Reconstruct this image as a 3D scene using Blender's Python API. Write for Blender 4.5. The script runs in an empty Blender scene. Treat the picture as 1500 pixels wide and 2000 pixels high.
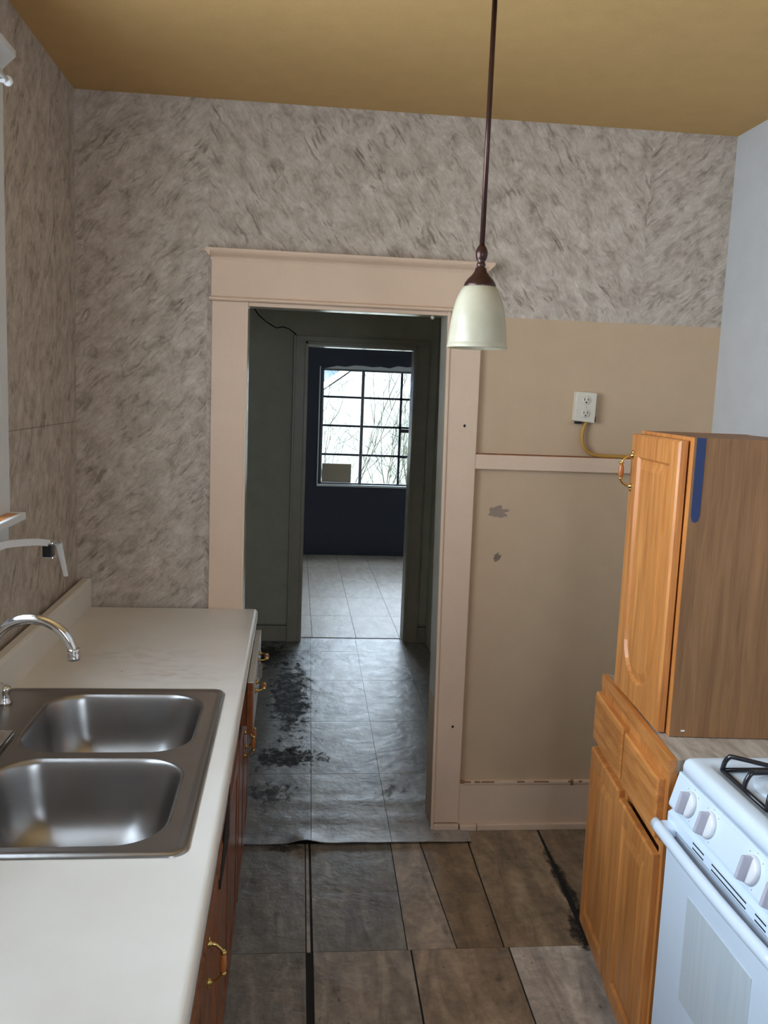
import bpy, bmesh, math, random
from mathutils import Vector, Matrix, noise
random.seed(7)
S = bpy.context.scene
COL = S.collection
PI = math.pi

# ------------------------------------------------------------------ materials
def lin(r, g, b):
    f = lambda c: (c / 255 / 12.92) if c / 255 <= .04045 else ((c / 255 + .055) / 1.055) ** 2.4
    return (f(r), f(g), f(b), 1)

class NT:
    def __init__(s, name):
        m = bpy.data.materials.new(name); m.use_nodes = True
        s.m = m; s.t = m.node_tree; s.b = s.t.nodes['Principled BSDF']
    def n(s, kind, **kw):
        x = s.t.nodes.new('ShaderNode' + kind)
        for k, v in kw.items():
            if k.startswith('i_'):
                key = k[2:]
                key = int(key) if key.isdigit() else key.replace('_', ' ')
                if isinstance(v, bpy.types.NodeSocket): s.t.links.new(v, x.inputs[key])
                else: x.inputs[key].default_value = v
            else: setattr(x, k, v)
        return x
    def link(s, a, b): s.t.links.new(a, b)
    def coord(s): return s.n('TexCoord').outputs['Object']
    def mapping(s, vec, scale=(1, 1, 1), rot=(0, 0, 0), loc=(0, 0, 0)):
        return s.n('Mapping', i_Vector=vec, i_Scale=scale, i_Rotation=rot, i_Location=loc).outputs[0]
    def noise(s, vec, scale, detail=4, rough=.55, dist=0):
        return s.n('TexNoise', i_Vector=vec, i_Scale=scale, i_Detail=detail, i_Roughness=rough, i_Distortion=dist).outputs[0]
    def ramp(s, fac, stops):
        r = s.n('ValToRGB', i_Fac=fac); e = r.color_ramp.elements
        while len(e) < len(stops): e.new(.5)
        for el, (p, c) in zip(e, stops):
            el.position = p; el.color = c if len(c) == 4 else (*c, 1)
        return r.outputs[0]
    def math(s, op, a, b=0.0, c=0.0, clamp=False):
        return s.n('Math', operation=op, use_clamp=clamp, i_0=a, i_1=b, i_2=c).outputs[0]
    def mix(s, fac, a, b, mode='MIX'):
        x = s.n('Mix', data_type='RGBA', blend_type=mode)
        for k, v in ((0, fac), (6, a), (7, b)):
            if isinstance(v, bpy.types.NodeSocket): s.link(v, x.inputs[k])
            else: x.inputs[k].default_value = v
        return x.outputs[2]
    def base(s, col=None, rough=None, metal=None, spec=None):
        for k, v in (('Base Color', col), ('Roughness', rough), ('Metallic', metal), ('Specular IOR Level', spec)):
            if v is None: continue
            if isinstance(v, bpy.types.NodeSocket): s.link(v, s.b.inputs[k])
            else: s.b.inputs[k].default_value = v
        return s
    def bump(s, h, strength=.3, dist=.01):
        s.link(s.n('Bump', i_Height=h, i_Strength=strength, i_Distance=dist).outputs[0], s.b.inputs['Normal'])
        return s
G = lambda v: (v, v, v, 1)

def paint(name, col, rough=.55, var=.08, bump=.12, scale=9, spec=.5):
    k = NT(name); c = k.coord()
    n1 = k.noise(c, scale, 5); n2 = k.noise(c, scale * 18, 3)
    f = k.math('ADD', k.math('MULTIPLY', n1, .7), k.math('MULTIPLY', n2, .3))
    a = tuple(x * (1 - var * 2) for x in col[:3]) + (1,); b = tuple(min(1, x * (1 + var * 2)) for x in col[:3]) + (1,)
    k.base(k.ramp(f, [(.25, a), (.75, b)]), rough, 0, spec).bump(n2, bump, .004)
    return k.m

def plain(name, col, rough=.4, metal=0, spec=.5, var=.03):
    k = NT(name)
    f = k.noise(k.coord(), 30, 3)
    a = tuple(x * (1 - var) for x in col[:3]) + (1,); b = tuple(min(1, x * (1 + var)) for x in col[:3]) + (1,)
    k.base(k.ramp(f, [(.3, a), (.7, b)]), rough, metal, spec)
    return k.m

def oak(name, dark, light, rough=.38, axis=2, spec=.5):
    k = NT(name); c = k.coord()
    sc = [26, 26, 26]; sc[axis] = 1.6
    n1 = k.noise(k.mapping(c, tuple(sc)), 1.6, 6, .6, .6)
    sc2 = [150, 150, 150]; sc2[axis] = 5
    n2 = k.noise(k.mapping(c, tuple(sc2)), 1.2, 4, .6)
    sc3 = [7, 7, 7]; sc3[axis] = .9
    n3 = k.noise(k.mapping(c, tuple(sc3)), 1.0, 3, .5, 1.5)
    f = k.math('ADD', k.math('MULTIPLY', n1, .5), k.math('ADD', k.math('MULTIPLY', n2, .25), k.math('MULTIPLY', n3, .25)))
    k.base(k.ramp(f, [(.36, dark), (.5, tuple((a + b) / 2 for a, b in zip(dark, light))), (.64, light)]), rough, 0, spec).bump(n2, .06, .002)
    return k.m

def wallpaper(name, horiz):
    """marbled paper: diagonal smears, leaning one way on the strip by the corner and the other way beyond it"""
    k = NT(name); c = k.coord()
    sep = k.n('SeparateXYZ', i_Vector=c)
    cmb = k.n('CombineXYZ', i_X=sep.outputs[horiz], i_Y=sep.outputs[2]).outputs[0]
    wob = k.n('VectorMath', operation='SUBTRACT', i_0=k.n('TexNoise', i_Vector=cmb, i_Scale=6.0, i_Detail=3.0).outputs[1], i_1=(.5, .5, .5)).outputs[0]
    warp = k.n('VectorMath', operation='MULTIPLY_ADD', i_0=wob, i_1=(.07, .07, 0), i_2=cmb).outputs[0]
    if horiz == 0:
        side = k.math('GREATER_THAN', sep.outputs[0], .466)
        ang = k.math('ADD', -math.radians(46), k.math('MULTIPLY', side, math.radians(102)))
        lr = k.math('MULTIPLY', k.math('GREATER_THAN', sep.outputs[0], 2.09), -math.radians(96))
        ang = k.math('ADD', ang, lr)
    else:
        ang = -math.radians(62)
    rot = k.n('VectorRotate', rotation_type='Z_AXIS', i_Vector=warp, i_Angle=ang).outputs[0]
    soft = k.noise(k.mapping(rot, (9, 14, 1)), 1.35, 9, .70, .25)
    col = k.ramp(soft, [(.34, lin(164, 151, 138)), (.5, lin(194, 181, 168)), (.66, lin(214, 203, 191))])
    def marks(scale, loc, thr, soft_, dens):
        mp = k.mapping(rot, scale, loc=loc)
        wv = k.n('VectorMath', operation='MULTIPLY_ADD', i_0=k.n('TexNoise', i_Vector=mp, i_Scale=2.2, i_Detail=3.0).outputs[1], i_1=(.9, 1.3, 0), i_2=mp).outputs[0]
        v = k.n('TexVoronoi', voronoi_dimensions='2D', i_Vector=wv, i_Scale=1.0)
        rnd = k.n('SeparateColor', i_Color=v.outputs['Color']).outputs[0]
        r = k.math('MULTIPLY', k.math('MULTIPLY', k.math('SUBTRACT', rnd, dens, clamp=True), 1 / (1 - dens)), thr)
        return k.math('DIVIDE', k.math('SUBTRACT', r, v.outputs['Distance']), soft_, clamp=True)
    m1 = marks((8, 62, 1), (0, 0, 0), .46, .2, .5)
    m2 = marks((15, 90, 1), (5, 9, 0), .44, .16, .6)
    m3 = marks((8, 22, 1), (2, 3, 0), .45, .4, .6)
    hl = marks((5, 60, 1), (8, 1, 0), .34, .25, .6)
    rdg = k.math('ABSOLUTE', k.math('SUBTRACT', k.noise(k.mapping(rot, (6, 13, 1), loc=(4, 4, 0)), .8, 4, .5, .2), .5))
    crease = k.math('MULTIPLY', k.ramp(rdg, [(.0, G(1)), (.022, G(0))]), k.ramp(k.noise(cmb, 11, 3), [(.5, G(0)), (.62, G(1))]))
    fine = k.ramp(k.noise(k.mapping(rot, (40, 110, 1)), 1.0, 4, .6), [(.35, G(.86)), (.65, G(1.06))])
    col = k.mix(k.math('MULTIPLY', m3, .22), col, lin(140, 124, 108))
    patch = k.ramp(k.noise(cmb, 5.5, 4, .6), [(.40, G(.12)), (.62, G(1))])
    col = k.mix(k.math('MULTIPLY', k.math('MULTIPLY', m1, patch), .6), col, lin(112, 96, 82))
    col = k.mix(k.math('MULTIPLY', crease, .42), col, lin(96, 84, 74))
    col = k.mix(k.math('MULTIPLY', k.math('MULTIPLY', m2, patch), .55), col, lin(112, 97, 84))
    col = k.mix(k.math('MULTIPLY', hl, .3), col, lin(226, 216, 204))
    col = k.mix(1.0, col, fine, 'MULTIPLY')
    if horiz == 1:
        seam = k.math('LESS_THAN', k.math('ABSOLUTE', k.math('SUBTRACT', sep.outputs[2], 1.585)), .0016)
        col = k.mix(k.math('MULTIPLY', seam, .55), col, lin(90, 80, 70))
    strip = k.n('TexWhiteNoise', noise_dimensions='1D', i_W=k.math('FLOOR', k.math('DIVIDE', k.math('ADD', sep.outputs[horiz], .064), .53))).outputs[0]
    col = k.mix(1.0, col, k.ramp(strip, [(0, G(.94)), (1, G(1))]), 'MULTIPLY')
    k.base(col, .62, 0, .35).bump(k.math('SUBTRACT', soft, k.math('MULTIPLY', m1, .4)), .15, .004)
    return k.m

M = {}
M['paper_back'] = wallpaper('marbled_wallpaper_back', 0)
M['paper_left'] = wallpaper('marbled_wallpaper_left', 1)
M['wall_tan'] = paint('tan_wall_paint', lin(196, 169, 139), .5, .03)
M['trim_cream'] = paint('cream_gloss_paint', lin(220, 192, 167), .38, .03, .08, 6)
M['ceiling'] = paint('ochre_ceiling_paint', lin(198, 162, 108), .8, .03, .15, 12, .2)
M['wall_white'] = paint('white_wall_paint', lin(196, 198, 200), .6, .03)
M['hall_grey'] = paint('grey_hall_paint', lin(208, 205, 188), .6, .05)
M['hall_trim'] = paint('grey_trim_paint', lin(192, 186, 170), .35, .05)
M['jamb_lit'] = paint('lit_gloss_jamb_paint', lin(214, 212, 198), .18, .02)  # paler gloss stands in for the reflected light on these jamb faces
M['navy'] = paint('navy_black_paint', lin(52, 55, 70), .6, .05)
M['white_paint'] = paint('white_gloss_paint', lin(222, 226, 228), .35, .03)
M['oak'] = oak('honey_oak', lin(164, 98, 44), lin(222, 150, 82))
M['oak_h'] = oak('honey_oak_across', lin(164, 98, 44), lin(222, 150, 82), axis=1)
M['veneer'] = oak('brown_oak_veneer', lin(118, 82, 50), lin(160, 116, 76), .55)
M['oak_dark'] = oak('red_brown_oak', lin(96, 50, 26), lin(150, 88, 50), .3)
M['oak_dark_h'] = oak('red_brown_oak_across', lin(96, 50, 26), lin(156, 92, 52), .3, axis=1)
M['laminate'] = None
M['grey_sheen'] = paint('grey_sheen_veneer', lin(150, 146, 142), .35, .08)  # grey paints the light grazing the drawer front; the flakes share it
M['brass'] = plain('brass', lin(220, 190, 120), .22, 1)
M['grip'] = oak('pull_grip_wood', lin(140, 76, 34), lin(200, 124, 66), .3)
M['chrome'] = plain('chrome', (.82, .84, .87, 1), .08, 1)
M['bronze'] = plain('bronze_brown', lin(66, 44, 40), .3, .6)
M['enamel'] = plain('white_enamel', lin(222, 235, 248), .16, 0, .6, .01)
M['enamel_knob'] = plain('white_knob_plastic', lin(228, 228, 232), .3, 0, .5, .01)
M['knob_shade'] = plain('knob_grip_shade', lin(186, 184, 196), .4)  # shade on the knob grips, mixed into the plastic as lilac grey
M['iron'] = plain('black_grate_enamel', (.012, .013, .018, 1), .22, 0, .6)
M['black'] = plain('black_gap', (.01, .009, .008, 1), .8)
M['white_plastic'] = plain('white_plastic', lin(232, 234, 236), .3)
M['outlet'] = plain('ivory_plastic', lin(214, 206, 190), .35)
M['cable'] = plain('yellow_cable_jacket', lin(186, 140, 62), .5)
M['blue'] = plain('blue_paint', lin(36, 54, 98), .6)
M['card'] = plain('grey_card', lin(150, 146, 138), .8)
def mk_sheet():
    k = NT('thin_grey_card'); k.base(lin(170, 165, 155), .8)
    tr = k.n('BsdfTranslucent', i_Color=lin(120, 112, 100)); mx = k.n('MixShader', i_Fac=.6)
    k.link(k.b.outputs[0], mx.inputs[1]); k.link(tr.outputs[0], mx.inputs[2]); k.link(mx.outputs[0], k.t.nodes['Material Output'].inputs[0])
    return k.m
M['sheet'] = mk_sheet()
M['shed'] = paint('pale_stucco', lin(128, 130, 126), .9, .06)
M['twig'] = plain('pale_twig_bark', lin(58, 58, 46), .9, 0, .1, .15)
M['ground'] = paint('dry_earth', lin(196, 188, 168), .95, .08)
M['sky_backdrop'] = paint('bluish_sky_backdrop', lin(52, 66, 92), .95, .05)
M['bar_dark'] = plain('dark_glazing_bar', lin(58, 60, 70), .5)
M['steel_frame'] = plain('grey_window_steel', lin(120, 122, 126), .45)

def mk_laminate():
    k = NT('cream_laminate'); c = k.coord()
    f = k.noise(c, 5, 4); sp = k.noise(c, 420, 2)
    col = k.ramp(f, [(.3, lin(224, 218, 210)), (.7, lin(230, 226, 219))])
    def blob(x, y, rx, ry):
        v = k.n('VectorMath', operation='MULTIPLY', i_0=k.n('VectorMath', operation='SUBTRACT', i_0=c, i_1=(x, y, .9)).outputs[0], i_1=(1 / rx, 1 / ry, 0)).outputs[0]
        d = k.n('VectorMath', operation='LENGTH', i_0=v).outputs['Value']
        return k.math('SUBTRACT', 1.0, d, clamp=True)
    m = k.math('MULTIPLY', k.math('ADD', blob(.46 - .35, -.80 + 1.58, .22, .13), blob(.33 - .35, -.62 + 1.58, .25, .12)), k.ramp(k.noise(k.mapping(c, (6, 14, 1)), 2, 5, .65), [(.45, G(0)), (.7, G(1))]))
    col = k.mix(k.math('MULTIPLY', m, .5, clamp=True), col, lin(150, 108, 76))
    spk = k.ramp(k.n('TexVoronoi', i_Vector=c, i_Scale=7.0).outputs[0], [(.0, G(1)), (.016, G(1)), (.022, G(0))])
    col = k.mix(spk, col, lin(60, 54, 48))
    k.base(col, .3, 0, .5).bump(sp, .04, .001)
    return k.m
M['laminate'] = mk_laminate()

def mk_counter_grey():
    k = NT('mottled_laminate'); c = k.coord()
    f = k.noise(k.mapping(c, (30, 8, 1)), 1.2, 5, .6, .5)
    k.base(k.ramp(f, [(.3, lin(140, 126, 112)), (.7, lin(196, 184, 170))]), .4)
    return k.m
M['laminate_mottled'] = mk_counter_grey()

def mk_steel():
    k = NT('brushed_stainless'); c = k.coord()
    f = k.noise(c, 4, 3); g = k.noise(c, 7, 5, .6)
    col = k.ramp(g, [(.3, (.33, .315, .305, 1)), (.7, (.37, .355, .345, 1))])
    k.base(col, k.math('ADD', k.math('MULTIPLY', f, .04), .30), 1)
    return k.m
M['steel'] = mk_steel()

def mk_shade():
    k = NT('alabaster_glass'); c = k.coord()
    f = k.noise(c, 14, 5, .6)
    k.base(k.ramp(f, [(.3, lin(196, 190, 168)), (.7, lin(214, 209, 190))]), .22, 0, .5)
    k.b.inputs['Subsurface Weight'].default_value = 0
    tr = k.n('BsdfTranslucent', i_Color=lin(220, 212, 190))
    mx = k.n('MixShader', i_Fac=.35)
    k.link(k.b.outputs[0], mx.inputs[1]); k.link(tr.outputs[0], mx.inputs[2])
    k.link(mx.outputs[0], k.t.nodes['Material Output'].inputs[0])
    return k.m
M['shade'] = mk_shade()

def mk_glass():
    k = NT('window_glass')
    tr = k.n('BsdfTransparent', i_Color=(.95, .97, .98, 1)); gl = k.n('BsdfGlossy', i_Roughness=.02)
    fr = k.n('Fresnel', i_IOR=1.45)
    mx = k.n('MixShader', i_Fac=k.math('MULTIPLY', fr.outputs[0], .6))
    k.link(tr.outputs[0], mx.inputs[1]); k.link(gl.outputs[0], mx.inputs[2])
    k.link(mx.outputs[0], k.t.nodes['Material Output'].inputs[0])
    return k.m
M['glass'] = mk_glass()

def mk_oven_glass():
    k = NT('frosted_oven_glass'); c = k.coord()
    f = k.noise(k.mapping(c, (1, 40, 2)), 2, 3)
    k.base(k.ramp(f, [(.3, lin(198, 208, 214)), (.7, lin(208, 216, 220))]), .25, 0, .5)
    return k.m
M['oven_glass'] = mk_oven_glass()

def mk_tiles(name, dark, mid, light, rough, warm, dirt, spec=.5, streak=(9, 2.6, 1)):
    k = NT(name); c = k.coord()
    tone = k.n('Attribute', attribute_name='tone').outputs['Color']
    off = k.n('VectorMath', operation='MULTIPLY', i_0=tone, i_1=(37, 53, 11)).outputs[0]
    cc = k.n('VectorMath', operation='ADD', i_0=c, i_1=off).outputs[0]
    n1 = k.noise(k.mapping(cc, streak), 1.1, 6, .6, 1.0)
    n2 = k.noise(cc, 26, 5, .65, .4)
    f = k.math('ADD', k.math('MULTIPLY', n1, .65), k.math('MULTIPLY', n2, .35))
    col = k.ramp(f, [(.32, dark), (.5, mid), (.66, light)])
    sepc = k.n('SeparateColor', i_Color=tone)
    col = k.mix(sepc.outputs[0], col, warm, 'MULTIPLY')
    col = k.mix(1.0, col, k.n('CombineColor', i_Red=sepc.outputs[1], i_Green=sepc.outputs[1], i_Blue=sepc.outputs[1]).outputs[0], 'MULTIPLY')
    # scattered specks of dirt
    sp = k.noise(c, 34, 3, .7)
    spm = k.ramp(sp, [(.665, G(0)), (.69, G(1))])
    col = k.mix(k.math('MULTIPLY', spm, .75), col, lin(38, 32, 27))
    rg = k.math('ADD', rough, k.math('MULTIPLY', k.noise(c, 11, 5, .6), .22))
    for (x, y, rx, ry, lo, hi, amt) in dirt:
        v = k.n('VectorMath', operation='MULTIPLY', i_0=k.n('VectorMath', operation='SUBTRACT', i_0=c, i_1=(x, y, 0)).outputs[0], i_1=(1 / rx, 1 / ry, 0)).outputs[0]
        d = k.n('VectorMath', operation='LENGTH', i_0=v).outputs['Value']
        fall = k.math('SUBTRACT', 1.0, d, clamp=True)
        nn = k.noise(k.mapping(c, (1.2, .8, 1)), 15, 8, .75, .3)
        mk = k.ramp(k.math('ADD', nn, k.math('MULTIPLY', fall, .45)), [(lo, G(0)), (hi, G(1))])
        mk = k.math('MULTIPLY', mk, k.math('GREATER_THAN', fall, 0.0))
        mk = k.math('MULTIPLY', mk, k.ramp(k.noise(k.mapping(c, (1, .8, 1)), 30, 6, .75), [(.36, G(.6)), (.52, G(1))]))
        mk = k.math('MULTIPLY', mk, amt)
        col = k.mix(mk, col, lin(20, 18, 16))
        rg = k.math('ADD', rg, k.math('MULTIPLY', mk, .5))
    k.base(col, rg, 0, spec)
    k.bump(k.math('ADD', k.noise(c, 7, 4, .5, .3), k.math('MULTIPLY', n2, .35)), .45, .012)
    return k.m
HALL_DIRT = [(.80, 1.55, .22, 1.15, .70, .80, .95), (.78, .68, .30, .22, .68, .78, .95), (.62, 2.3, .45, .5, .70, .82, .9),
             (.72, .30, .25, .30, .78, .88, .8), (1.25, .35, .35, .5, .90, .98, .6)]
M['tile_hall'] = mk_tiles('marbled_vinyl_hall', lin(120, 118, 118), lin(158, 156, 154), lin(190, 188, 186), .26, lin(255, 226, 196), HALL_DIRT, .6)
KDIRT = [(1.800, -.42, .035, .38, .60, .74, .95), (1.780, -.70, .055, .16, .56, .70, .95), (.80, -.15, .16, .06, .72, .8, .7)]
M['tile_kit'] = mk_tiles('stained_vinyl_kitchen', lin(84, 81, 78), lin(130, 126, 121), lin(166, 162, 155), .3, lin(255, 220, 180), KDIRT, .5, (11, 2.4, 1))
M['tile_far'] = mk_tiles('pale_vinyl_far_room', lin(176, 166, 152), lin(206, 196, 184), lin(222, 214, 204), .3, lin(255, 240, 225), [])

# ------------------------------------------------------------------ mesh builder
class B:
    def __init__(s): s.bm = bmesh.new(); s.layer = None
    def _merge(s, b, mi, M4=None, smooth=False):
        if M4 is not None: b.transform(M4)
        bmesh.ops.recalc_face_normals(b, faces=b.faces)
        for f in b.faces:
            f.material_index = mi
            if smooth: f.smooth = True
        me = bpy.data.meshes.new('tmp'); b.to_mesh(me); b.free()
        s.bm.from_mesh(me); bpy.data.meshes.remove(me)
        return s
    def hexa(s, v8, mi=0, bevel=0, seg=2, M4=None):
        """v8: bottom 4 then top 4, same order"""
        b = bmesh.new(); v = [b.verts.new(p) for p in v8]
        for q in ((3, 2, 1, 0), (4, 5, 6, 7), (0, 1, 5, 4), (1, 2, 6, 5), (2, 3, 7, 6), (3, 0, 4, 7)):
            b.faces.new([v[i] for i in q])
        if bevel:
            bmesh.ops.bevel(b, geom=list(b.edges), offset=bevel, segments=seg, profile=.6, affect='EDGES', clamp_overlap=True)
        return s._merge(b, mi, M4)
    def box(s, x0, x1, y0, y1, z0, z1, mi=0, bevel=0, seg=2, M4=None):
        return s.hexa([(x0, y0, z0), (x1, y0, z0), (x1, y1, z0), (x0, y1, z0), (x0, y0, z1), (x1, y0, z1), (x1, y1, z1), (x0, y1, z1)], mi, bevel, seg, M4)
    def lathe(s, prof, origin=(0, 0, 0), axis=(0, 0, 1), n=24, mi=0, closed=False, M4=None):
        b = bmesh.new(); rings = []
        ax = Vector(axis).normalized(); q = Vector((0, 0, 1)).rotation_difference(ax)
        for r, h in prof:
            rings.append([b.verts.new(Vector(origin) + q @ Vector((max(r, 1e-5) * math.cos(2 * PI * i / n), max(r, 1e-5) * math.sin(2 * PI * i / n), h))) for i in range(n)])
        pairs = list(zip(rings, rings[1:]))
        if closed: pairs.append((rings[-1], rings[0]))
        for a, c in pairs:
            for i in range(n): b.faces.new((a[i], a[(i + 1) % n], c[(i + 1) % n], c[i]))
        if not closed:
            b.faces.new(list(reversed(rings[0]))); b.faces.new(rings[-1])
        return s._merge(b, mi, M4, True)
    def sphere(s, c, r, mi=0, sc=(1, 1, 1), M4=None):
        b = bmesh.new(); bmesh.ops.create_uvsphere(b, u_segments=16, v_segments=10, radius=r)
        for v in b.verts: v.co = Vector((v.co.x * sc[0], v.co.y * sc[1], v.co.z * sc[2])) + Vector(c)
        return s._merge(b, mi, M4, True)
    def tube(s, pts, r, n=10, mi=0, M4=None, caps=True):
        b = bmesh.new(); pts = [Vector(p) for p in pts]; rings = []
        rr = r if isinstance(r, (list, tuple)) else [r] * len(pts)
        prev = None
        for i, p in enumerate(pts):
            t = (pts[min(i + 1, len(pts) - 1)] - pts[max(i - 1, 0)]).normalized()
            if prev is None:
                u = t.orthogonal().normalized()
            else:
                u = (prev - t * prev.dot(t))
                u = u.normalized() if u.length > 1e-6 else t.orthogonal().normalized()
            prev = u; w = t.cross(u)
            rings.append([b.verts.new(p + (u * math.cos(2 * PI * k / n) + w * math.sin(2 * PI * k / n)) * rr[i]) for k in range(n)])
        for a, c in zip(rings, rings[1:]):
            for k in range(n): b.faces.new((a[k], a[(k + 1) % n], c[(k + 1) % n], c[k]))
        if caps: b.faces.new(list(reversed(rings[0]))); b.faces.new(rings[-1])
        return s._merge(b, mi, M4, True)
    def extrude(s, prof, axis, a, b_, mi=0, smooth=False, M4=None):
        """prof: closed list of 2-D points in the plane of the other two axes (in xyz order)"""
        b = bmesh.new()
        def P(p, h):
            l = list(p); l.insert(axis, h); return l
        lo = [b.verts.new(P(p, a)) for p in prof]; hi = [b.verts.new(P(p, b_)) for p in prof]
        n = len(prof)
        for i in range(n): b.faces.new((lo[i], lo[(i + 1) % n], hi[(i + 1) % n], hi[i]))
        b.faces.new(lo); b.faces.new(list(reversed(hi)))
        return s._merge(b, mi, M4, smooth)
    def obj(s, name, mats, parent=None, kind=None):
        bm = s.bm
        if parent is not None:
            off = Vector(parent['_base'])
            bmesh.ops.translate(bm, verts=bm.verts, vec=-off)
        me = bpy.data.meshes.new(name); bm.to_mesh(me); bm.free()
        for m in (mats if isinstance(mats, (list, tuple)) else [mats]): me.materials.append(m)
        o = bpy.data.objects.new(name, me); COL.objects.link(o)
        if parent is not None:
            o.parent = parent; o['_base'] = parent['_base']
        if kind: o['kind'] = kind
        return o

def tag(o, label, cat, group=None, kind=None):
    o['label'] = label; o['category'] = cat
    if group: o['group'] = group
    if kind: o['kind'] = kind
    return o
def thing(name, base, label, cat, group=None, kind=None):
    o = bpy.data.objects.new(name, None); COL.objects.link(o)
    o.location = base; o['_base'] = tuple(base); o.empty_display_size = .05
    return tag(o, label, cat, group, kind)
def solo(b, name, mats, base, label, cat, group=None, kind=None):
    """a thing that is one mesh, origin at its base"""
    bmesh.ops.translate(b.bm, verts=b.bm.verts, vec=-Vector(base))
    o = b.obj(name, mats); o.location = base
    return tag(o, label, cat, group, kind)
def basis(o, u, n, v):
    """matrix taking (u, n, v) local axes to world"""
    m = Matrix.Identity(4)
    for i, a in enumerate((u, n, v)):
        a = Vector(a).normalized()
        for r in range(3): m[r][i] = a[r]
    for r in range(3): m[r][3] = o[r]
    return m

# ------------------------------------------------------------------ constants
W, ZC = 2.417, 2.735
YB = -4.6            # wall behind the camera
JT = .13             # thickness of the wall with the doorway
Y2, Y2b = 2.65, 2.78
Y3 = 5.87
HX0, HX1 = .0, 1.74
FX0, FX1 = -.6, 3.6
DZ = 2.03

def sloped(x, y): return x + .016 * y

# ------------------------------------------------------------------ floors
def tiles(name, quads, mat, thick, lift=None, div=10, sub=None):
    bm = bmesh.new(); lay = bm.loops.layers.float_color.new('tone')
    def top(x, y, i):
        return (lift(x, y, i) if lift else 0)
    for qi, (a, b, c, d, tone) in enumerate(quads):   # a b front-left, front-right; c d back-right, back-left
        a, b, c, d = (Vector((*p, 0)) for p in (a, b, c, d))
        g = []
        for j in range(div + 1):
            row = []
            for i in range(div + 1):
                u, v = i / div, j / div
                p = (a * (1 - u) + b * u) * (1 - v) + (d * (1 - u) + c * u) * v
                row.append(bm.verts.new((p.x, p.y, top(p.x, p.y, qi))))
            g.append(row)
        fs = []
        for j in range(div):
            for i in range(div):
                fs.append(bm.faces.new((g[j][i], g[j][i + 1], g[j + 1][i + 1], g[j + 1][i])))
        rim = g[0][:] + [g[j][div] for j in range(1, div + 1)] + [g[div][i] for i in range(div - 1, -1, -1)] + [g[j][0] for j in range(div - 1, 0, -1)]
        rim = [bm.verts.new(v.co) for v in rim]
        low = [bm.verts.new(v.co - Vector((0, 0, thick))) for v in rim]
        n = len(rim)
        for i in range(n):
            fs.append(bm.faces.new((low[i], low[(i + 1) % n], rim[(i + 1) % n], rim[i])))
        for f in fs:
            for l in f.loops: l[lay] = (*tone, 1)
    if sub:
        x0, x1, y0, y1 = sub
        v = [bm.verts.new(p) for p in ((x0, y0, -thick), (x1, y0, -thick), (x1, y1, -thick), (x0, y1, -thick), (x0, y0, -.12), (x1, y0, -.12), (x1, y1, -.12), (x0, y1, -.12))]
        for q in ((0, 1, 2, 3), (7, 6, 5, 4), (4, 5, 1, 0), (5, 6, 2, 1), (6, 7, 3, 2), (7, 4, 0, 3)):
            f = bm.faces.new([v[i] for i in q]); f.material_index = 1
            for l in f.loops: l[lay] = (0, 0, 0, 1)
    me = bpy.data.meshes.new(name); bm.to_mesh(me); bm.free()
    me.materials.append(mat); me.materials.append(M['black'])
    o = bpy.data.objects.new(name, me); COL.objects.link(o)
    return o

def T(w=.2, g=1.0): return (w, g, random.random())
gp = .0012
# kitchen
Q = []
def kq(xa, xb, xd, xc, y0, y1, tone): Q.append(((xa + gp, y0 + gp), (xb - gp, y0 + gp), (xc - gp, y1 - gp), (xd + gp, y1 - gp), tone))
yA0, yA1, yTop = -.785, -.12, .0
kq(0, .29, 0, .29, yA0, yA1, T()); kq(.29, .58, .29, .58, yA0, yA1, T(.0))
kq(.58, .868, .585, .872, yA0, yA1, T(.0, 1.08)); kq(.8695, .8835, .8735, .8865, yA0, yA1, T(.3, 1.45))
kq(.8895, 1.186, .892, 1.202, yA0, yA1, T(.0, 1.08)); kq(1.187, 1.344, 1.203, 1.317, yA0, yA1, T(.5, 1.65))
kq(1.345, 1.496, 1.319, 1.507, yA0, yA1, T(.9, 1.0)); kq(1.498, 1.768, 1.513, 1.812, yA0, yTop, T(.85, 1.25))
kq(1.790, W, 1.818, W, yA0, yTop, T(.9, .95))
yB0 = -1.43  # near row toned lighter to carry the stronger light towards the camera
kq(0, .29, 0, .29, yB0, yA0, T()); kq(.29, .58, .29, .58, yB0, yA0, T())
kq(.575, .866, .58, .868, yB0, yA0, T(.15, 1.1)); kq(.886, 1.183, .890, 1.196, yB0, yA0, T(.3, 1.4))
kq(1.187, 1.500, 1.199, 1.510, yB0, yA0, T(.7, 1.45)); kq(1.502, 1.81, 1.513, 1.82, yB0, yA0, T(.2, 2.3))
kq(1.81, 2.12, 1.82, 2.13, yB0, yA0, T(.4, 1.2)); kq(2.12, W, 2.13, W, yB0, yA0, T())
y = yB0
while y > YB:
    y2_ = max(y - .645, YB)
    for i in range(8):
        kq(i * .3021, (i + 1) * .3021, i * .3021, (i + 1) * .3021, y2_, y, T(.4, 1.1))
    y = y2_
fl = tiles('floor', Q, M['tile_kit'], .003, None, 4, (0, W, YB, -.0))
tag(fl, 'worn grey and brown vinyl tile floor of the kitchen', 'floor', kind='structure')
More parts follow.
